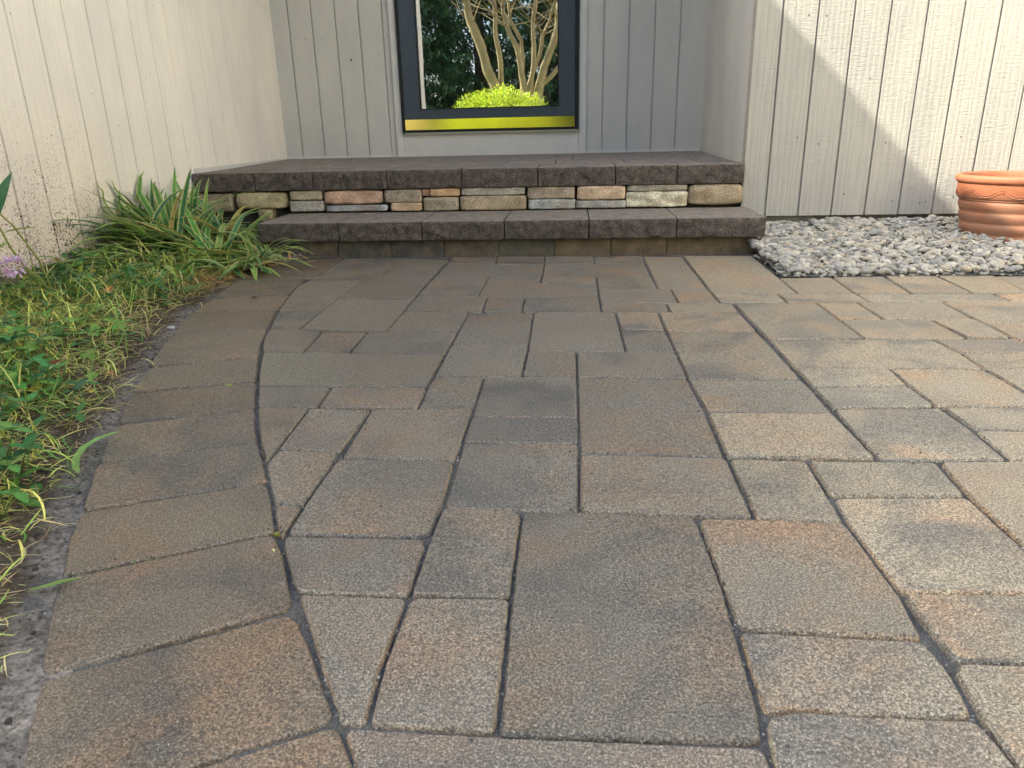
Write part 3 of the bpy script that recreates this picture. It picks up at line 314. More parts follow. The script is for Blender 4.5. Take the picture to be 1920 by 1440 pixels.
for y in ys:
    x1 = outer_x(y) + .035 if y < 2.86 else -1.10; x0 = -1.70 if y > -.08 else -1.9
    for i in range(N):
        x = x0 + (x1 - x0) * (i / (N - 1)) ** .75; vs.append((x, y, bed_z(x, y) if y < 2.9 else .01 + fz(x, y, 28, .008)))
        d = outer_x(y) - x; k = max(0, min(1, 1 - (d - .02 - fz(x, y, 12, .03) - .012 * max(0, 1.3 - y)) / .03)); cs.append((1 + 1.05 * k, 1 + 1.25 * k, 1 + 1.6 * k))
mb.add(vs, [(j * N + i, j * N + i + 1, (j + 1) * N + i + 1, (j + 1) * N + i) for j in range(len(ys) - 1) for i in range(N - 1)], cs)
tag(mb.build('soil', MT['soil'], smooth=True), kind='structure')
mb = MB(); mb.box(-80, 80, -80, 80, -.4, -.07); tag(mb.build('ground', MT['lawn']), kind='structure')
mb = MB(); mb.box(-3, 16, -26, -3.9, -.2, -.015); tag(mb.build('bounce_driveway', MT['bounce_drive']), kind='structure')  # unseen pale slab, added to bounce sunlight towards the left wall

# ---------------------------------------------------------------- house
YV, YB, XL, XR = 3.259, 4.416, -1.68, .72
house = thing('house', 'house entrance with beige vertical board siding, recessed porch and navy glass storm door', 'house', (0, 4.4, 0))
def siding(axis, c, s0, s1, z0, z1, grooves, mat, face, nails=(), holes=()):
    """vertical boards: profile along s with real grooves; face = +1/-1 outward along the other axis"""
    prof = [(s0, 0)]
    for g in grooves:
        w = .0042
        prof += [(g - w, 0), (g - w + .0012, .010), (g + w - .0012, .010), (g + w, 0)]
    prof.append((s1, 0)); mb = MB()
    zs = [z0, z1]
    def pt(s, d, z): return (s, c - face * d, z) if axis == 0 else (c - face * d, s, z)
    vs = [pt(s, d, z) for s, d in prof for z in zs]; fs = []; n = len(prof)
    for i in range(n - 1): fs.append((i * 2, i * 2 + 2, i * 2 + 3, i * 2 + 1))
    b0 = len(vs); vs += [pt(s0, .06, z0), pt(s0, .06, z1), pt(s1, .06, z0), pt(s1, .06, z1)]
    fs += [(b0, b0 + 1, 1, 0), (b0 + 2, 2 * n - 2, 2 * n - 1, b0 + 3), (b0, b0 + 2, b0 + 3, b0 + 1)]
    fs += [tuple([b0] + [2 * i for i in range(n)] + [b0 + 2]), tuple([b0 + 1] + [2 * i + 1 for i in range(n)] + [b0 + 3])]
    mb.add(vs, fs)
    for s, z, r in nails:
        q = [pt(s + r * math.cos(a), -.0007, z + r * math.sin(a)) for a in np.arange(0, 6.28, .785)]
        mb.add(q + [pt(s, -.0012, z)], [(i, (i + 1) % 8, 8) for i in range(8)], m=1)
    o = mb.build('wall', [mat, MT['nail']]); put(o, house)
    bm = bmesh.new(); bm.from_mesh(o.data); bmesh.ops.recalc_face_normals(bm, faces=bm.faces); bm.to_mesh(o.data); bm.free(); return o
gl = [1.89 + .1345 * i for i in range(-14, 19)]
nl = [(y + random.uniform(-.05, .05), random.uniform(.2, 1.4), .0022) for y in np.arange(2.0, 4.3, .09)]
wl = siding(1, XL, -.1, YB + .06, .095, 2.95, [g for g in gl if -.05 < g < 4.40], MT['wall_left'], 1, nl)
tag(wl, 'long pale siding wall spattered with mud near the ground')
nb = [(s, .975 + random.uniform(-.004, .004), .0026) for s in (-1.55, -1.50, -1.44, -1.40, -1.30, -1.27, -1.20, -1.14, -1.03, .30, .33, .40)] + [(-1.245, .86, .006)]
siding(0, YB, XL, XR + .06, .30, 2.75, [-1.582, -1.449, -1.315, -1.181, -1.05, .168, .305, .442, .577], MT['wall_back'], -1, nb)
siding(1, XR, YV + .004, YB, .30, 2.75, [3.55, 3.84, 4.12], MT['wall_side'], -1, [(3.29, .62 + .11 * k, .003) for k in range(6)])
gr = [.820 + .1365 * k for k in range(40)]
nr = [(g + .02 + random.uniform(0, .09), random.choice([.16, .17, .38, .40, .62, .85]) + random.uniform(-.02, .02), .003) for g in gr[:8] for _ in range(2)]
wr = siding(0, YV, XR - .001, 3.56, .1, 2.95, gr, MT['wall_right'], -1, nr)
tag(wr, 'rough sawn cream siding wall half in sun beside the porch')
WX = 3.5   # unseen wing, added to bounce sunlight onto the left wall and pavers
siding(1, WX, -3.6, YV - .001, .06, 5.0, list(np.arange(-3.55, 3.2, .1365)), MT['wall_bounce'], -1)
siding(0, -.1, -6.0, XL - .001, .095, 2.95, list(np.arange(-5.9, -1.75, .135)), MT['wall_right'], -1)
def hpart(name, mat, fn, parent=house, bev=0):
    mb = MB(); fn(mb); o = mb.build(name, mat); put(o, parent)
    if bev:
        bm = bmesh.new(); bm.from_mesh(o.data); bmesh.ops.bevel(bm, geom=bm.edges[:], offset=bev, segments=2, affect='EDGES'); bm.to_mesh(o.data); bm.free()
    return o
hpart('header', MT['wall_back'], lambda m: m.box(XL + .002, XR - .002, YV + .001, YV + .12, 2.55, 2.95))
hpart('porch_ceiling', MT['soffit'], lambda m: m.box(XL + .002, XR + .02, YV + .122, YB - .001, 2.72, 2.80))
hpart('foundation', MT['concrete'], lambda m: m.box(WX + .02, WX + .2, -3.6, YV, -.3, .0595))  # footing of the added bounce wing
hpart('foundation', MT['concrete'], lambda m: m.box(XL - .25, XL - .02, -.08, YB + .2, -.3, .0945))
hpart('foundation', MT['concrete'], lambda m: m.box(XR + .01, 3.55, YV + .02, YV + .2, -.3, .0995))
def slab(m, p, q, y0, y1, t):          # a roof slope from (x,z) p to q
    (x0, z0), (x1, z1) = p, q
    v = [(x0, y0, z0), (x1, y0, z1), (x1, y1, z1), (x0, y1, z0)]; v += [(x, y, z - t) for x, y, z in v]
    m.add(v, [(0, 1, 2, 3), (4, 7, 6, 5), (0, 4, 5, 1), (1, 5, 6, 2), (2, 6, 7, 3), (3, 7, 4, 0)])
hpart('roof', MT['roof'], lambda m: (slab(m, (-1.344, 3.05), (-4.4, 4.25), -1.1, 7.5, .12), slab(m, (-7.5, 3.05), (-4.402, 4.25), -1.1, 7.5, .12)))
hpart('roof', MT['roof'], lambda m: (slab(m, (WX - .2, 5.1), (WX + 3, 6.2), -4.0, 7.5, .12), slab(m, (WX + 6.3, 5.1), (WX + 3.002, 6.2), -4.0, 7.5, .12)))  # roof of the added bounce wing
hpart('soffit', MT['soffit'], lambda m: m.box(-1.69, -1.36, -1.05, YV - .36, 2.90, 2.93))
def roof2(m):
    v = [(-1.34, 2.9, 3.0), (6.5, 2.9, 3.0), (6.5, 7.5, 4.6), (-1.34, 7.5, 4.6)]; v += [(x, y, z - .1) for x, y, z in v]
    m.add(v, [(0, 1, 2, 3), (4, 7, 6, 5), (0, 4, 5, 1), (1, 5, 6, 2), (2, 6, 7, 3), (3, 7, 4, 0)])
hpart('roof', MT['roof'], roof2)
def trimfn(m):
    m.box(-1.012, -.9725, YB - .018, YB - .0005, .3305, 2.6); m.box(.0365, .0765, YB - .018, YB - .0005, .3305, 2.6)
    m.box(-.972, .036, YB - .014, YB - .0005, .3305, .4565); m.box(-1.04, .105, YB - .02, YB - .0005, 2.601, 2.72)
hpart('door_trim', MT['trim'], trimfn, house, .002)
for bb in ((XL + .001, -1.0125, YB - .008, YB - .0003, .30, .345), (.077, XR - .001, YB - .008, YB - .0003, .30, .347), (XL + .0005, XL + .008, 3.27, YB - .01, .30, .338)):
    hpart('baseboard', MT['trim'], lambda m: m.box(*bb), house, .0015)
door = hpart('storm_door', MT['door'], lambda m: (m.box(-.950, -.861, YB - .045, YB - .012, .5345, 2.52), m.box(-.073, .013, YB - .045, YB - .012, .5345, 2.52), m.box(-.8605, -.0735, YB - .045, YB - .012, .5345, .5835), m.box(-.8605, -.0735, YB - .045, YB - .012, 2.42, 2.52)), house, .0022)
def dpart(name, mat, fn, bev=0):
    o = hpart(name, mat, fn, house, bev); o.parent = door; o.matrix_parent_inverse = door.matrix_world.inverted(); return o
bpy.context.view_layer.update()
dpart('door_frame', MT['seal'], lambda m: (m.box(-.9718, -.9505, YB - .034, YB - .011, .461, 2.55), m.box(.0135, .0358, YB - .034, YB - .011, .461, 2.55), m.box(-.950, .013, YB - .034, YB - .011, 2.521, 2.55), m.box(-.950, .013, YB - .038, YB - .011, .463, .478)), .0015)
dpart('kick_plate', MT['brass'], lambda m: m.box(-.9495, .0125, YB - .048, YB - .013, .4785, .534), .0012)
def glassfn(m): m.box(-.8600, -.0740, YB - .030, YB - .024, .584, 2.4195)
dpart('glass_pane', MT['glass'], glassfn)
dpart('glazing_bead', MT['seal'], lambda m: (m.box(-.8605, -.853, YB - .042, YB - .0305, .584, 2.4195), m.box(-.081, -.0735, YB - .042, YB - .0305, .584, 2.4195), m.box(-.8529, -.0811, YB - .042, YB - .0305, .584, .591)))
dpart('threshold', MT['alu'], lambda m: m.box(-.955, .034, YB - .04, YB - .0145, .4570, .4625))

# ---------------------------------------------------------------- steps
steps = thing('stone_steps', 'two entrance steps with dark split face treads and a mixed fieldstone riser', 'steps', (0, 3.3, 0))
def cap(name, x0, x1, yf, yb, z0, z1, amp=.0105, seed=0, mat='cap', parent=steps):
    nx = max(4, int((x1 - x0) / .011)); h = z1 - z0; prof = [(yb, z0, 0), (yf + .006, z0, .5)]
    nr = 7
    for k in range(nr + 1): prof.append((yf, z0 + h * .02 + (h - .008) * k / nr, 1 if k not in (0, nr) else .5))
    prof += [(yf + .002, z1 - .002, .25), (yf + .006, z1 - .0005, .1), (yf + .014, z1, 0), (yf + .06, z1, 0), (yb, z1, 0)]
    mb = MB(); vs = []; m = len(prof)
    for i in range(nx + 1):
        x = x0 + (x1 - x0) * i / nx; e = min(1, min(i, nx - i) / 2 + .25)
        for y, z, a in prof:
            n = noise.fractal(Vector((x * 34, z * 34, seed)), 1.0, 2.2, 3) + .6 * noise.cell(Vector((x * 40, z * 44, seed)))
            vs.append((x, y - a * e * amp * n * .55 - (.002 * a * e), z))
    fs = [(i * m + k, (i + 1) * m + k, (i + 1) * m + (k + 1) % m, i * m + (k + 1) % m) for i in range(nx) for k in range(m)]
    fs += [tuple(range(m)), tuple(range(nx * m, nx * m + m))[::-1]]
    mb.add(vs, fs)
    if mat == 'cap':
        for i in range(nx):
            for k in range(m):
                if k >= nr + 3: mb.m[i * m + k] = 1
    o = mb.build(name, [MT[mat], MT['captop']]); put(o, parent); shade_auto(o, 40)
    bm = bmesh.new(); bm.from_mesh(o.data); bmesh.ops.recalc_face_normals(bm, faces=bm.faces); bm.to_mesh(o.data); bm.free(); return o
U = [-1.672, -1.391, -1.127, -.800, -.473, -.145, .183, .440, .7165]
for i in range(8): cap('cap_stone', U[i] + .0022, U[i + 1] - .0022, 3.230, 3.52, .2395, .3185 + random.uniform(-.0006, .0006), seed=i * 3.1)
L = [-1.255, -.926, -.590, -.263, .066, .402, .736]
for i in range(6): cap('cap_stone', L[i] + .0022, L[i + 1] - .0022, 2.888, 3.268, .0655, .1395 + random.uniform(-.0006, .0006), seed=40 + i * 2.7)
Rb = [-1.235, -.946, -.725, -.509, -.289, -.069, .154, .371, .708]
for i in range(8):
    o = cap('riser_block', Rb[i] + .0016, Rb[i + 1] - .0016, 2.9195, 3.05, -.03, .0652, .0012, 90 + i, 'block')
    o.color = random.choice([(.10, .092, .075, 1), (.115, .098, .075, 1), (.135, .105, .07, 1), (.085, .08, .072, 1)])
o = MB(); o.box(-1.66, .7155, YV + .035, 3.60, -.05, .2390); o.box(-1.20, .700, 3.055, YV + .034, -.05, .0650); put(o.build('core', MT['dark']), steps)
# landing paving behind the caps, laid to a slight fall
mb = MB(); y0 = 3.522; rows = [3.522, 3.80, 4.02, 4.414]
for r in range(3):
    x = XL + .004
    while x < XR - .01:
        w = random.choice([.24, .32, .4]); x1 = min(x + w, XR - .004)
        if XR - x1 < .1: x1 = XR - .004
        a, b = rows[r] + .001, rows[r + 1] - .004; za, zb = .3185 + (a - 3.52) * .016, .3185 + (b - 3.52) * .016
        v = [(x, a, za), (x1 - .005, a, za), (x1 - .005, b, zb), (x, b, zb)]; v += [(p, q, .24) for p, q, _ in v]
        mb.add(v, [(0, 1, 2, 3), (4, 7, 6, 5), (0, 4, 5, 1), (1, 5, 6, 2), (2, 6, 7, 3), (3, 7, 4, 0)]); x = x1
put(mb.build('landing', MT['landing']), steps)
ST = [(-1.675, -1.640, .15, .232, (.20, .17, .13)), (-1.633, -1.509, .150, .230, (.21, .185, .14)), (-1.492, -1.259, .160, .234, (.30, .26, .17)), (-1.398, -1.333, .100, .162, (.31, .28, .19)), (-1.243, -1.097, .197, .238, (.27, .25, .19)), (-1.247, -1.093, .148, .195, (.24, .235, .22)), (-1.091, -.824, .176, .236, (.36, .25, .20)),
      (-1.083, -.808, .146, .173, (.24, .25, .27)), (-.818, -.652, .179, .236, (.23, .20, .165)), (-.793, -.654, .144, .180, (.33, .25, .17)), (-.617, -.484, .204, .238, (.36, .25, .15)), (-.650, -.619, .206, .236, (.22, .14, .10)), (-.647, -.491, .143, .202, (.26, .235, .19)),
      (-.478, -.202, .206, .238, (.27, .265, .235)), (-.486, -.196, .142, .205, (.27, .225, .165)), (-.192, .013, .187, .238, (.24, .205, .165)), (-.188, .015, .144, .186, (.26, .275, .28)), (.021, .227, .180, .238, (.40, .31, .23)), (.017, .231, .145, .178, (.23, .23, .225)),
      (.233, .487, .212, .238, (.22, .205, .17)), (.230, .489, .146, .212, (.42, .40, .32)), (.490, .716, .152, .238, (.26, .22, .155))]
for i, (x0, x1, z0, z1, c) in enumerate(ST):
    bm = bmesh.new(); bmesh.ops.create_cube(bm, size=2.0); bmesh.ops.subdivide_edges(bm, edges=bm.edges[:], cuts=9, use_grid_fill=True)
    hx, hz = (x1 - x0) / 2 - .0008, (z1 - z0) / 2 - .0006; hy = .045; s = random.uniform(0, 50); pw = 8 if i in (2, 3, 6, 21) else 20; am = .0065 if i == 20 else .0032
    for v in bm.verts:
        p = v.co; k = (abs(p.x) ** pw + abs(p.y) ** pw + abs(p.z) ** pw) ** (1 / pw) / max(abs(p.x), abs(p.y), abs(p.z)); p /= k
        q = Vector((p.x * hx, p.y * hy, p.z * hz)); q.z *= 1 - .05 * (p.x * (1 if int(s) % 2 else -1)) ** 2
        n = noise.fractal(Vector((q.x * 22 + s, q.y * 22, q.z * 30)), 1, 2, 3)
        q.y -= am * n * 1.6 + .004 * noise.noise(Vector((q.x * 8 + s, q.z * 12, s))) * 1.5; q.x += am * .35 * noise.noise(Vector((q.z * 50, s, q.y * 20))); q.z += am * .4 * noise.noise(Vector((q.x * 25, q.y * 25, s)))
        v.co = q + Vector(((x0 + x1) / 2, YV + .018, (z0 + z1) / 2))
    me = bpy.data.meshes.new('veneer_stone'); bm.to_mesh(me); bm.free(); me.materials.append(MT['veneer'])
    me.polygons.foreach_set('use_smooth', [True] * len(me.polygons)); o = bpy.data.objects.new('veneer_stone', me); COL.objects.link(o); put(o, steps); o.color = tuple(min(.7, q * k) for q, k in zip(c, (1.32, 1.28, 1.20))) + (1,)
    if i == 20: tag(o, 'pale craggy cream stone')
    if i == 6: tag(o, 'long pinkish stone')

# ---------------------------------------------------------------- gravel bed
def gz_(x, y): t = max(0, min(1, (y - 2.44) / .8)); return .004 + .055 * t * (1.0 if x < 1 else 1.25) + fz(x, y, 5, .006)
shapes = []
for k in range(14):
    bm = bmesh.new(); bmesh.ops.create_icosphere(bm, subdivisions=2, radius=1); s = k * 7.7
    for v in bm.verts: v.co *= 1 + .28 * noise.noise(v.co * 1.1 + Vector((s, 0, 0))) + .10 * noise.noise(v.co * 2.6 + Vector((0, s, 0)))
    shapes.append((np.array([v.co[:] for v in bm.verts]), np.array([[v.index for v in f.verts] for f in bm.faces]))); bm.free()
GV = []; GF = []; off = 0
def stone(x, y, z, r):
    global off
    V, F = shapes[random.randrange(14)]
    S = np.array([r * random.uniform(.9, 1.6), r * random.uniform(.7, 1.0), r * random.uniform(.42, .7)])
    Rm = np.array(Matrix.Rotation(random.uniform(0, 6.28), 3, 'Z') @ Matrix.Rotation(random.gauss(0, .35), 3, 'X') @ Matrix.Rotation(random.gauss(0, .35), 3, 'Y'))
    GV.append((V * S) @ Rm.T + np.array([x, y, z])); GF.append(F + off); off += len(V)
y = 2.455
n_st = 0
def gfront(x): return 2.447 if x > .70 else 2.447 + (.70 - x) * 22
for i in range(13500):
    x = .69 + 2.75 * random.random() ** 1.35; y = 2.445 + .81 * random.random()
    if x < .70 and y < 2.82: continue
    if y < 2.90 and x < .735 and random.random() < .3: continue
    if x > 2.6 and random.random() < .4: continue
    stone(x, y, gz_(x, y) + random.uniform(-.004, .013), random.choice([.004, .005, .006, .007, .008, .009, .011, .014, .018]))
for i in range(34): stone(random.uniform(.72, 2.2), 2.435 - abs(random.gauss(0, .02)), .004, random.uniform(.004, .008))
for i in range(26): stone(random.uniform(.69, .71), random.uniform(2.44, 2.85), .004, random.uniform(.006, .011))
me = bpy.data.meshes.new('gravel'); V = np.concatenate(GV); F = np.concatenate(GF)
me.vertices.add(len(V)); me.vertices.foreach_set('co', V.ravel()); me.loops.add(len(F) * 3); me.loops.foreach_set('vertex_index', F.ravel().astype(np.int32)); me.polygons.add(len(F)); me.polygons.foreach_set('loop_start', np.arange(0, len(F) * 3, 3, dtype=np.int32))
me.polygons.foreach_set('use_smooth', np.ones(len(F), bool)); me.materials.append(MT['gravel']); me.update(calc_edges=True)
go = bpy.data.objects.new('gravel', me); COL.objects.link(go); tag(go, 'bed of grey river gravel between pavers and sunlit wall', 'gravel', kind='stuff')
tag(grid(list(np.arange(.685, 3.5, .04)), list(np.arange(2.432, 3.30, .04)), lambda x, y: gz_(x, y) - .004).build('gravel_bed', MT['sand']), kind='structure')

# ---------------------------------------------------------------- terracotta pot
PX, PY, PZ = 1.678, 3.00, .012
pot = thing('plant_pot', 'wide ribbed terracotta pot with a rolled rim standing on the gravel', 'plant pot', (PX, PY, PZ))
prof = [(0, .0), (.142, 0), (.150, .003)]
for k in range(0, 41):
    t = k / 40; z = .005 + .140 * t; q = (t * 4) % 1.0 if k < 40 else 1.0; lobe = math.sin(math.pi * min(1, .08 + .92 * q) ** 1.35) ** .7; prof.append((.150 + .031 * t + .0068 * lobe, z))
prof += [(.187, .1475), (.1865, .150), (.190, .1525), (.1935, .156), (.1965, .195), (.1965, .1985), (.199, .2005), (.2035, .203), (.206, .208), (.2065, .214), (.205, .220), (.200, .2235), (.193, .2245), (.186, .2225), (.183, .217), (.182, .205), (.176, .15)]
def lathe(prof, n=96):
    mb = MB(); m = len(prof); vs = [(r * math.cos(2 * math.pi * i / n), r * math.sin(2 * math.pi * i / n), z * 1.17) for i in range(n) for r, z in prof]
    mb.add(vs, [(i * m + k, ((i + 1) % n) * m + k, ((i + 1) % n) * m + k + 1, i * m + k + 1) for i in range(n) for k in range(m - 1)]); return mb
o = lathe(prof).build('pot_body', MT['pot'], pot, True); shade_auto(o, 50)
mb = MB()
for i in range(11):
    ta = 2 * math.pi * i / 11; da = 2 * math.pi / 11
    for dz, a0, a1 in ((0, .16, .84), (-.0075, .10, .90)):
        mb.tube([(.1958 * math.cos(ta + da * (a0 + (a1 - a0) * k / 16)), .1958 * math.sin(ta + da * (a0 + (a1 - a0) * k / 16)), .2095 + dz - .017 * (1 - (2 * k / 16 - 1) ** 2)) for k in range(17)], .0015, 5)
    mb.tube([(.1962 * math.cos(ta + .0062 / .196 * math.cos(k / 12 * 6.28)), .1962 * math.sin(ta + .0062 / .196 * math.cos(k / 12 * 6.28)), .2095 + .0062 * math.sin(k / 12 * 6.28)) for k in range(13)], .0016, 5)
mb.build('relief_scroll', MT['pot'], pot, True)
mb = MB(); vs = [(0, 0, .207)]; fs = []
for j in range(1, 8):
    for i in range(40): a = 2 * math.pi * i / 40; r = .182 * j / 7; vs.append((r * math.cos(a), r * math.sin(a), .205 + .004 * noise.noise(Vector((r * 40 * math.cos(a), r * 40 * math.sin(a), 1)))))
fs = [(0, 1 + i, 1 + (i + 1) % 40) for i in range(40)] + [(1 + (j - 1) * 40 + i, 1 + j * 40 + i, 1 + j * 40 + (i + 1) % 40, 1 + (j - 1) * 40 + (i + 1) % 40) for j in range(1, 7) for i in range(40)]
mb.add(vs, fs); mb.build('potting_soil', MT['soil'], pot)

# ---------------------------------------------------------------- grit in and beside the joints
gm = MB(); TV = [(1, 1, 1), (-1, -1, 1), (-1, 1, -1), (1, -1, -1), (0, 0, 1.6), (0, 0, -1.2)]; TF = [(0, 1, 2), (0, 3, 1), (0, 2, 3), (1, 3, 2), (0, 4, 1), (1, 4, 2), (2, 4, 0)]
EDG = []
for p in PAVERS[:101] + BORDER[:15]:
    for i in range(len(p)):
        a, b = p[i - 1], p[i]; EDG += [(a, b)] * max(1, int(math.hypot(a[0] - b[0], a[1] - b[1]) / 40))
for k in range(5200):
    a, b = random.choice(EDG); t = random.random(); x = (a[0] + (b[0] - a[0]) * t) / 1000 + random.gauss(0, .003 if k % 3 else .011); y = (a[1] + (b[1] - a[1]) * t) / 1000 + random.gauss(0, .003 if k % 3 else .011)
    if x > 1.3 or y > 2.8: continue
    r = random.choice([.0006, .0007, .0009, .0011]) * random.uniform(.7, 1.2); g = random.choice([.05, .09, .14, .2, .28]); z = .0005
    Rm = Matrix.Rotation(random.uniform(0, 6), 3, 'Z') @ Matrix.Rotation(random.uniform(0, 6), 3, 'X')
    gm.add([tuple(Rm @ Vector(v) * r + Vector((x, y, z))) for v in TV], TF, (g * 1.03, g, g * .95))
tag(gm.build('grit', mat_leaf('grit_grain', 0.0, False, .9)), 'loose sand grains scattered along the paver joints', 'grit', kind='stuff')

cl = MB()
for k in range(1500):   # clods and crumbs of soil along the bed edge
    y = random.uniform(.45, 2.7); x = outer_x(y) - abs(random.gauss(.03, .035)) - .004; r = random.choice([.0005, .0007, .0009, .0013, .0018, .0026]) * random.uniform(.7, 1.2)
    V, F = shapes[random.randrange(14)]; g = random.choice([.04, .06, .09, .13, .17]); ca, sa = math.cos(k), math.sin(k)
    cl.add([(x + r * (v[0] * ca - v[1] * sa) * 1.2, y + r * (v[0] * sa + v[1] * ca), bed_z(x, y) + r * (.2 + v[2] * .8)) for v in V], [tuple(int(q) for q in f) for f in F], (g, g * .88, g * .74))
tag(cl.build('soil_crumbs', mat_leaf('soil_crumb', 0.0, False, .95)), 'dark soil crumbs scattered along the sandy bed edge', 'soil', kind='stuff')
# ---------------------------------------------------------------- plants by the wall
def blade(mb, base, az, L, w, el, droop, col, n=7, floor=None, m=0, twist=0):
    p = Vector(base); e = el; a = az; pts = []; ds = L / n
    for i in range(n + 1):
        pts.append((p.copy(), a, e)); p = p + Vector((math.cos(a) * math.cos(e), math.sin(a) * math.cos(e), math.sin(e))) * ds
        e -= droop / n * (0.5 + i / n); a += twist / n
        if p.x < XL + .012 and p.y > -.1: p.x = XL + .012 + random.uniform(0, .01)
        if floor:
            f = floor(p.x, p.y)
            if p.z < f + .003: p.z = f + random.uniform(.003, .012); e = max(e, 0)
    vs = []; uv = []; cs = []
    for i, (p, a, e) in enumerate(pts):
        t = i / n; ww = w * (min(1, .55 + t * 2) if t < .5 else 1 - ((t - .5) / .5) ** 2.2 * .97) / 2
        s = Vector((-math.sin(a), math.cos(a), 0)); up = Vector((-math.cos(a) * math.sin(e), -math.sin(a) * math.sin(e), math.cos(e)))
        for k, q in ((-1, 0), (0, .5), (1, 1)):
            vs.append(tuple(p + s * ww * k + up * (abs(k) * ww * .35))); uv.append((q, t)); cs.append(tuple(c * (1 + .1 * math.sin(t * 3)) for c in col))
    fs = []
    for i in range(n): fs += [(i * 3, i * 3 + 1, i * 3 + 4, i * 3 + 3), (i * 3 + 1, i * 3 + 2, i * 3 + 5, i * 3 + 4)]
    mb.add(vs, fs, cs, uv, m)
def leafv(mb, p, d, L, w, tilt, col, fold=.25, m=0):
    """ovate leaf at p pointing along azimuth d, raised by tilt"""
    a = Vector((math.cos(d) * math.cos(tilt), math.sin(d) * math.cos(tilt), math.sin(tilt))); s = Vector((-math.sin(d), math.cos(d), 0)); u = s.cross(a) * -1
    prof = ((0, .05), (.2, .72), (.42, 1), (.65, .85), (.85, .42), (1, .02)); vs = []; fs = []; cs = []; uv = []
    for i, (t, q) in enumerate(prof):
        c = Vector(p) + a * (L * t) - u * (L * .14 * t * t); h = w / 2 * q
        vs += [tuple(c - s * h + u * h * fold), tuple(c), tuple(c + s * h + u * h * fold)]; cs += [col, tuple(x * 1.12 for x in col), col]; uv += [(0, t), (.5, t), (1, t)]
    for i in range(len(prof) - 1): fs += [(i * 3, i * 3 + 1, i * 3 + 4, i * 3 + 3), (i * 3 + 1, i * 3 + 2, i * 3 + 5, i * 3 + 4)]
    mb.add(vs, fs, cs, uv, m)
def gfloor(x, y): return bed_z(x, y) if y < 2.88 else .01
def jit(c, s=.25): k = random.uniform(1 - s, 1 + s); return tuple(max(0, v * k * random.uniform(.9, 1.1)) for v in c)
GREENS = [(.04, .135, .05), (.065, .18, .055), (.10, .24, .06), (.045, .15, .08), (.18, .30, .07)]
lily = thing('lilyturf_plant', 'sprawling clump of variegated strap leaves slumped against the wall beside the steps', 'plant', (-1.4, 2.75, 0))
mb = MB(); md = MB()
crowns = [((-1.22, 2.78), 105, math.pi, .55, (.26, .42), .55), ((-1.32, 2.62), 110, math.pi * 1.0, .7, (.28, .44), .85), ((-1.42, 2.90), 100, math.pi * .95, .8, (.30, .46), 1.0), ((-1.48, 2.62), 110, math.pi * 1.0, .8, (.32, .48), 1.15), ((-1.30, 2.98), 60, math.pi * .9, .8, (.24, .36), .7), ((-1.22, 2.64), 60, math.pi * 1.3, .6, (.16, .28), .6), ((-1.36, 2.48), 75, math.pi * 1.15, .8, (.22, .36), .6), ((-1.48, 2.38), 70, math.pi * 1.1, .9, (.20, .34), .7), ((-1.55, 2.80), 75, math.pi * .75, 1.3, (.28, .42), 1.25)]
for (cx, cy), n, az, sp, (l0, l1), em in crowns:
    for k in range(int(n * 1.05)):
        x = cx + random.gauss(0, .035); y = cy + random.gauss(0, .04); a = random.gauss(az, sp)
        el = random.uniform(.12, em); L = random.uniform(l0, l1)
        c = jit(random.choice(GREENS), .3)
        if random.random() < .05: c = jit((.38, .28, .09), .2)
        blade(mb, (x - (-1.4), y - 2.75, gfloor(x, y) + .005) if False else (x, y, gfloor(x, y) + .004), a, L, random.uniform(.017, .028), el, random.uniform(.6, 1.6), c, 9, gfloor, 0, random.gauss(0, .35))
for az, el, L, x, y in ((1.9, 1.25, .34, -1.60, 2.72), (2.2, 1.15, .30, -1.58, 2.72), (1.6, 1.35, .30, -1.50, 2.80), (2.6, .75, .36, -1.50, 2.72), (2.9, .60, .34, -1.48, 2.66), (1.5, 1.4, .31, -1.46, 2.84), (3.0, .45, .40, -1.45, 2.60), (3.2, .40, .36, -1.45, 2.56)):
    blade(mb, (x, y, .03), az, L, .020, el, .5, jit(random.choice(GREENS), .2), 10, gfloor)
for k in range(26):   # blades flopped out over the kerb end
    a = random.gauss(-.2, .8); blade(mb, (-1.17 + random.gauss(0, .03), 2.70 + random.gauss(0, .07), .02), a, random.uniform(.10, .24), random.uniform(.009, .016), random.uniform(.2, 1.0), 1.5, jit(random.choice(GREENS + [(.3, .26, .1)]), .3), 7, gfloor)
put(mb.build('foliage', MT['strap'], None, True), lily)
for k in range(150):
    c = random.choice(crowns)[0]; x = c[0] + random.gauss(0, .09); y = c[1] + random.gauss(0, .09)
    blade(md, (x, y, gfloor(x, y) + .006), random.uniform(0, 6.28), random.uniform(.08, .22), random.uniform(.004, .010), random.uniform(0, .4), .6, jit(random.choice([(.40, .30, .12), (.46, .38, .18), (.30, .17, .07)]), .25), 6, gfloor)
put(md.build('withered_leaves', MT['dry'], None, True), lily)

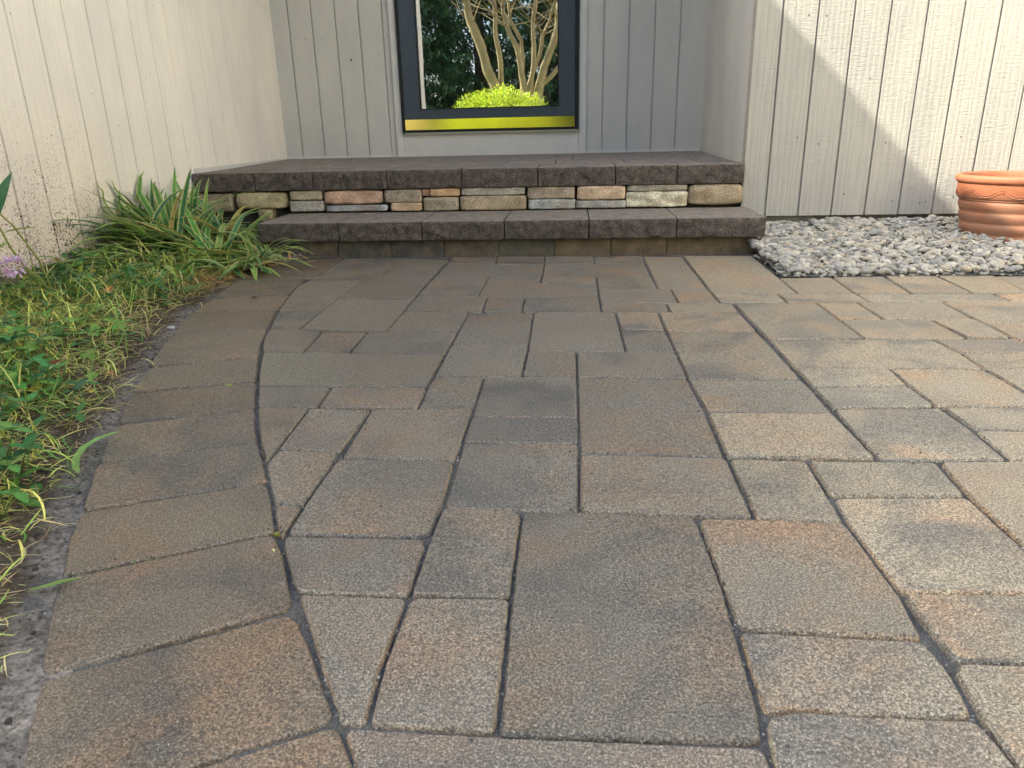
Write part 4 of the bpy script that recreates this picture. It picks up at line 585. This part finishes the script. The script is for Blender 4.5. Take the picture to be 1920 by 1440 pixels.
def d_(x, y): return outer_x(y) - x
def xmin(y): return max(XL + .02, -.93 * y - .20)
def bed_pt(y0, y1, edge=.02, pw=1.0):
    y = random.uniform(y0, y1); x1 = outer_x(y) - edge; x0 = xmin(y)
    return x1 - (x1 - x0) * random.random() ** pw, y
gb = MB(); YG = [(.50, .54, .12), (.34, .46, .09), (.60, .58, .18), (.12, .24, .05), (.55, .50, .24), (.07, .17, .045)]
for i in range(6800):
    x, y = bed_pt(.5, 2.62, .035, .8); d = outer_x(y) - x
    if d < .11 and random.random() > .12 + d * 5: continue
    if y < 1.15 and random.random() > max(.25, (y - .6) / .4) * (.6 + d * 5): continue
    patch = noise.noise(Vector((x * 5, y * 5, 2))); c = random.choice(YG[:5] if patch > -.1 else YG[1:])
    if noise.noise(Vector((x * 9, y * 9, 7))) < -.28 and random.random() < .75: continue
    h = min(1, d / .25)
    blade(gb, (x, y, bed_z(x, y) + random.uniform(0, .012 + .03 * h)), random.uniform(0, 6.28), random.uniform(.04, .10 + .07 * h) * (1 if y > 1.1 else .6), random.uniform(.0012, .0031), random.choice([random.uniform(-.1, .3), random.uniform(.2, 1.1)]), random.uniform(.2, 1.8), jit(c, .3), 5, bed_z, 0, random.gauss(0, .9))
tag(gb.build('grass', MT['grass'], None, True), 'matted weedy grass growing along the curved paver border', 'grass', kind='stuff')
st = MB()
for i in range(4000):
    x, y = bed_pt(.48, 2.72, .03, .9); sh = 1 if y > 1.15 else .45
    if y < 1.05 and random.random() < .55: continue
    blade(st, (x, y, bed_z(x, y) + random.uniform(.001, .02)), random.uniform(0, 6.28), random.uniform(.02, .10) * sh, random.uniform(.0009, .0026) * (.5 + .5 * sh), random.uniform(-.1, .2), random.uniform(-.3, .6), jit(random.choice([(.42, .33, .17), (.50, .42, .24), (.28, .18, .09), (.34, .29, .13)]), .3), 4, bed_z, 0, random.gauss(0, .9))
for i in range(240):  # a brown thatch heap at the kerb corner
    x = -1.22 + random.gauss(0, .05); y = 2.36 + random.gauss(0, .07)
    if x > outer_x(y) - .01: continue
    blade(st, (x, y, bed_z(x, y) + random.uniform(0, .03)), random.uniform(0, 6.28), random.uniform(.03, .08), .0018, random.uniform(-.1, .6), 1.5, jit((.36, .22, .11), .3), 4, bed_z, 0, random.gauss(0, 1.5))
tag(st.build('dry_grass', MT['dry'], None, True), 'dry straw and withered grass littering the soil by the pavers', 'grass', kind='stuff')
lc = MB()
for i in range(760):
    x, y = bed_pt(.75, 2.55, .06, .75)
    if y < 1.0 and d_(x, y) < .09: continue
    if noise.noise(Vector((x * 4.2, y * 4.2, 11))) < -.05 and random.random() < .8: continue
    z = bed_z(x, y); h = random.uniform(.02, .085); lean = random.uniform(0, 6.28); top = Vector((x + .03 * math.cos(lean), y + .03 * math.sin(lean), z + h))
    lc.tube([(x, y, z), tuple(Vector((x, y, z)).lerp(top, .6)), tuple(top)], .0011, 4, (.12, .17, .05))
    base = jit(random.choice([(.04, .13, .05), (.06, .18, .055), (.09, .22, .05), (.15, .28, .06)]), .25)
    if random.random() < .08: base = jit((.42, .38, .06), .2)
    a0 = random.uniform(0, 6.28)
    for k in range(random.choice([3, 4, 5])):
        q = top - Vector((0, 0, .014 * k)) if k > 2 else top
        leafv(lc, q, a0 + k * 2.2 + random.gauss(0, .3), random.uniform(.022, .042), random.uniform(.013, .022), random.uniform(-.2, .6), jit(base, .15), random.uniform(.05, .35))
tag(lc.build('weeds', MT['leaf'], None, True), 'low broad leaved weeds growing among the matted grass', 'weeds', kind='stuff')

# flowering plant at the left edge
fp = thing('flowering_plant', 'leafy plant with a pale purple flower head beside the muddy wall', 'plant', (-1.47, 1.93, .03))
mb = MB(); stems = [[(-1.47, 1.95, .03), (-1.475, 1.925, .16), (-1.49, 1.88, .26), (-1.51, 1.84, .32)], [(-1.47, 1.95, .03), (-1.45, 1.88, .12), (-1.445, 1.83, .155), (-1.45, 1.80, .165)], [(-1.50, 1.97, .03), (-1.53, 1.90, .20), (-1.56, 1.86, .40)]]
for s in stems: mb.tube(s, [.0035, .003, .0024, .002][:len(s)], 6, (.30, .33, .12))
put(mb.build('stem', MT['leaf'], None, True), fp)
for p, d, L, w, t, c in (((-1.512, 1.845, .27), 1.3, .15, .052, 1.15, (.07, .19, .10)), ((-1.505, 1.85, .245), .5, .085, .03, .25, (.26, .33, .06)), ((-1.515, 1.85, .26), 3.6, .13, .045, .5, (.06, .16, .06)), ((-1.50, 1.86, .22), 4.6, .10, .03, -.2, (.22, .30, .06)), ((-1.475, 1.91, .17), .2, .055, .02, .1, (.15, .24, .06)), ((-1.55, 1.87, .36), 3.9, .12, .045, .6, (.06, .15, .06)), ((-1.545, 1.88, .33), 5.6, .10, .035, .2, (.08, .18, .06))):
    m2 = MB(); leafv(m2, p, d, L, w, t, c, .22); put(m2.build('leaf', MT['leaf'], None, True), fp)
mb = MB()
for k in range(130):
    v = Vector((random.gauss(0, 1), random.gauss(0, 1), random.gauss(0, 1))).normalized(); p = Vector((-1.455, 1.795, .168)) + Vector((v.x * .030, v.y * .030, v.z * .026)) * random.uniform(.5, 1)
    leafv(mb, p, math.atan2(v.y, v.x), .013, .009, math.asin(v.z), jit((.64, .48, .74), .2), .1)
put(mb.build('flower_head', MT['petal'], None, True), fp)

# ---------------------------------------------------------------- things lying on the pavers and in the bed
def loose(name, label, cat, fn, mat, group=None):
    mb = MB(); fn(mb); o = mb.build(name, mat, None, True); return tag(o, label, cat, group)
def strip(mb, pts, w, col):
    n = len(pts) - 1; vs = []; uv = []
    for i, p in enumerate(pts):
        p = Vector(p); d = (Vector(pts[min(i + 1, n)]) - Vector(pts[max(i - 1, 0)])).normalized(); s = Vector((-d.y, d.x, 0)); t = i / n; q = w / 2 * min(1, .3 + t * 3) * (1 if t < .6 else 1 - ((t - .6) / .4) ** 2 * .95)
        vs += [tuple(p - s * q + Vector((0, 0, q * .3))), tuple(p), tuple(p + s * q + Vector((0, 0, q * .3)))]; uv += [(0, t), (.5, t), (1, t)]
    mb.add(vs, [(i * 3 + k, i * 3 + k + 1, i * 3 + k + 4, i * 3 + k + 3) for i in range(n) for k in (0, 1)], col, uv)
loose('leaf_blade', 'single long green strap leaf lying across the edge of the paver border', 'leaf', lambda m: strip(m, [(-.737, .940, .004), (-.752, .955, .005), (-.771, .985, .006), (-.778, 1.015, .010), (-.772, 1.045, .013), (-.760, 1.07, .013), (-.755, 1.085, .010)], .0125, (.20, .34, .10)), MT['grass'])
def spr(m):
    for k in range(7): strip(m, [(-.598 + random.gauss(0, .004), .655 + random.gauss(0, .003), .002), (-.580, .662 + random.gauss(0, .003), .006), (-.556 + random.gauss(0, .006), .671 + random.gauss(0, .004), .004 + .004 * random.random())], .0026, jit((.16, .26, .06), .3))
loose('grass_sprig', 'small green grass sprig lying over a border joint near the sandy edge', 'grass sprig', spr, MT['grass'])
def tuft(m, x, y, n, L, c):
    for k in range(n): blade(m, (x + random.gauss(0, .003), y + random.gauss(0, .002), -.005), random.uniform(0, 6.28), L * random.uniform(.5, 1), .0022, random.uniform(.2, 1.2), 1.2, jit(c, .3), 4)
loose('weed_tuft', 'tiny yellow green weed growing in the paver joint beside the inner border curve', 'weed', lambda m: tuft(m, -.6875, 1.3436, 16, .016, (.30, .36, .06)), MT['grass'])
loose('weed_tuft', 'dark green weed in the long joint left of the largest paver', 'weed', lambda m: tuft(m, -.0625, .80, 10, .008, (.12, .2, .05)), MT['grass'])
loose('weed_tuft', 'small pale star shaped weed in the joint between border and narrow field pavers', 'weed', lambda m: tuft(m, -.3520, .7445, 9, .011, (.50, .52, .20)), MT['grass'])
loose('weed_tuft', 'green weed sprouting along a border joint beside the strap leaf', 'weed', lambda m: tuft(m, -.700, .995, 9, .011, (.22, .34, .08)), MT['grass'])
def line_tuft(m):
    for k in range(46):
        t = random.random(); tuft(m, -.585 + .115 * t, .686 + .050 * t, 1, .010, (.09, .12, .04))
loose('moss_strip', 'dark green moss filling part of a border joint', 'moss', line_tuft, MT['grass'])
def bud(m):
    bm = bmesh.new(); bmesh.ops.create_icosphere(bm, subdivisions=2, radius=.0042)
    for v in bm.verts: v.co *= 1 + .25 * noise.noise(v.co * 400); v.co += Vector((-.3702, .7845, .001))
    m.add([tuple(v.co) for v in bm.verts], [tuple(v.index for v in f.verts) for f in bm.faces], (.17, .17, .04)); bm.free()
    strip(m, [(-.372, .784, .003), (-.379, .786, .004), (-.387, .785, .001)], .0015, (.3, .28, .1))
loose('seed_bud', 'round olive seed bud wedged in the curved joint of the border', 'seed', bud, MT['leaf'])
def dleaf(x, y, d, L, w, c, t=.1, z=.02): return lambda m: leafv(m, (x, y, bed_z(x, y) + z), d, L, w, t, c, .5)
loose('dry_leaf', 'curled orange brown leaf on the grass below the strap leaved clump', 'leaf', dleaf(-1.30, 1.93, 1.9, .055, .022, (.42, .17, .06), .3, .03), MT['dry'])
loose('dry_leaf', 'small orange leaf lying on bare soil beside the border', 'leaf', dleaf(-.955, 1.385, 2.9, .030, .010, (.50, .22, .09), .1, .012), MT['dry'])
loose('dry_leaf', 'reddish brown crumpled leaf in the weeds', 'leaf', dleaf(-1.03, 1.30, .9, .032, .02, (.22, .08, .045), .5, .03), MT['dry'])
loose('dry_leaf', 'yellow fallen leaf on the grass close to the border edge', 'leaf', dleaf(-.905, 1.235, 5.4, .028, .016, (.52, .44, .08), .3, .03), MT['dry'])
def chip(m):
    leafv(m, (-.985, 2.145, .002), .3, .022, .010, .1, (.07, .045, .03), .6); leafv(m, (-.975, 2.150, .003), 2.2, .014, .008, .2, (.09, .06, .035), .4)
loose('dry_leaf', 'dark curled leaf crumb on the far border paver', 'leaf', chip, MT['dry'])
def peb(m):
    bm = bmesh.new(); bmesh.ops.create_icosphere(bm, subdivisions=2, radius=.008)
    for v in bm.verts: v.co = Vector((v.co.x * 1.4, v.co.y, v.co.z * .7)) * (1 + .2 * noise.noise(v.co * 200)) + Vector((-1.055, 1.80, bed_z(-1.055, 1.80) + .004))
    m.add([tuple(v.co) for v in bm.verts], [tuple(v.index for v in f.verts) for f in bm.faces]); bm.free()
loose('pebble', 'single pale pebble on the soil at the border edge', 'pebble', peb, mat_plain('pale_pebble', (.5, .5, .5), .7, .3, 0, .2, 80))
sd_ = MB()
for j in range(6): blade(sd_, (PX - .066, PY - .13, PZ + .215), random.uniform(0, 6.28), .046, .006, random.uniform(.8, 1.4), .8, jit((.50, .46, .06), .2), 4)
tag(sd_.build('seedling', MT['grass'], None, True), 'tiny yellow green seedling just showing above the pot rim', 'seedling')

# ---------------------------------------------------------------- garden behind the camera, seen in the door glass
tr = thing('crape_myrtle', 'multi stemmed tree with smooth tan trunks mirrored in the door glass', 'tree', (-.7, -2.85, 0))
TK = TRUNKS
tw = MB()
for i, t in enumerate(TK):
    base = (-.75 + (t[0][0] + .75) * .55, t[0][1], -.08); r = [.085, .045, .05, .045, .065, .038, .035, .035][i]
    pts = [base] + t; d = Vector(t[-1]) - Vector(t[-2]); pts += [tuple(Vector(t[-1]) + d * k + Vector((0, 0, .25 * k))) for k in (1, 2)]
    P = []
    for a, b in zip(pts, pts[1:]):
        for k in range(4): q = Vector(a).lerp(Vector(b), k / 4); P.append(tuple(q + Vector((fz(q.z, i, 2.3, .03), 0, 0))))
    P.append(pts[-1]); n = len(P); m = MB(); m.tube(P, [r * (1 - .6 * k / n) for k in range(n)], 10, wob=.25)
    put(m.build('trunk', MT['bark'], None, True), tr)
    for k in range(26):
        q = Vector(P[random.randrange(n // 2, n)]); dd = Vector((random.gauss(0, 1), random.gauss(0, .6), random.uniform(.1, 1))).normalized(); L = random.uniform(.3, .8)
        tw.tube([tuple(q), tuple(q + dd * L * .5 + Vector((0, 0, .03))), tuple(q + dd * L + Vector((random.gauss(0, .06), 0, .1)))], [.010, .006, .002], 4)
put(tw.build('branches', MT['bark'], None, True), tr)
cr = MB()
for k in range(2600):
    v = Vector((random.gauss(0, 1), random.gauss(0, .8), random.gauss(0, .6))); p = Vector((-.8, -2.9, 4.1)) + v * .75
    if noise.noise(p * 1.6) < -.05: continue
    leafv(cr, p, random.uniform(0, 6.28), .09, .05, random.uniform(-.6, .6), jit((.08, .15, .03), .3))
put(cr.build('crown', MT['leaf']), tr)
bu = thing('golden_shrub', 'rounded yellow green shrub in full sun mirrored low in the door glass', 'shrub', (-.99, -1.9, 0))
mb = MB()
for k in range(9000):
    a = random.uniform(0, 6.28); s = random.uniform(-.1, 1); s = max(0, s); v = Vector((math.cos(a) * math.sqrt(1 - s * s), math.sin(a) * math.sqrt(1 - s * s), s))
    rr = 1 + .13 * noise.noise(v * 3.1) + random.uniform(-.16, .06); p = Vector((-.99 + v.x * .80 * rr, -1.9 + v.y * .6 * rr, .30 + v.z * .65 * rr))
    leafv(mb, p, math.atan2(v.y, v.x) + random.gauss(0, .8), random.uniform(.03, .055), random.uniform(.014, .024), random.uniform(.0, 1.3), jit((.48, .57, .05), .3))
put(mb.build('foliage', MT['leaf']), bu)
mb = MB()
for k in range(9): a = k * .7; mb.tube([(-.99 + .05 * math.cos(a), -1.9 + .05 * math.sin(a), -.08), (-.99 + .3 * math.cos(a), -1.9 + .3 * math.sin(a), .35), (-.99 + .5 * math.cos(a), -1.9 + .45 * math.sin(a), .6)], [.018, .012, .006], 6)
put(mb.build('stem', MT['barkd'], None, True), bu)
ev = thing('evergreen_tree', 'dark evergreen tree behind the tan trunks in the door reflection', 'tree', (0, 0, -.07), 'evergreens mirrored in the door glass')
mb = MB(); mb.tube([(0, 0, 0), (.03, 0, 3), (0, .02, 7.6)], [.16, .10, .02], 10); put(mb.build('trunk', MT['barkd'], None, True), ev)
mb = MB()
for k in range(210):
    z = .35 + 7.2 * (k / 210) ** 1.05; a = k * 2.4 + random.gauss(0, .3); L = (1.75 * (1 - z / 8.2) + .15) * random.uniform(.75, 1.1)
    tip = Vector((math.cos(a) * L, math.sin(a) * L, z - .22 * L + random.gauss(0, .06)))
    for j in range(60):
        t = random.random() ** .6; q = Vector((0, 0, z)).lerp(tip, t) + Vector((random.gauss(0, .10), random.gauss(0, .10), random.gauss(0, .05) - .05)) * (1.3 - .6 * t)
        leafv(mb, q, a + random.gauss(0, .7), random.uniform(.12, .24), random.uniform(.035, .07), random.uniform(-.9, .2), jit((.060, .115, .038), .5), .3)
put(mb.build('crown', MT['leaf']), ev)
EV = [(-3.4, -7.4, .9), (-2.05, -8.6, 1.05), (-.55, -7.9, .85), (.9, -8.3, 1.0), (2.8, -9.0, 1.1), (-5.4, -9.2, 1.15), (5.0, -10, 1.2), (-7.8, -10.5, 1.2), (-3.3, -12, 1.3), (.6, -12.2, 1.35), (-4.6, -13, 1.4), (2.2, -13, 1.4), (-.4, -14.5, 1.5), (-6.6, -14, 1.4), (4.2, -14, 1.4)]
for i, (x, y, s) in enumerate(EV):
    if i == 0: o = ev
    else:
        o = ev.copy(); COL.objects.link(o)
        for ch in ev.children:
            c = ch.copy(); COL.objects.link(c); c.parent = o; c.matrix_parent_inverse = ch.matrix_parent_inverse
for i, (o, (x, y, s)) in enumerate(zip([e for e in COL.objects if e.name.startswith('evergreen_tree')], EV)):
    o.location = (x, y, -.07); o.scale = (s, s, s); o.rotation_euler = (0, 0, i * 1.3)
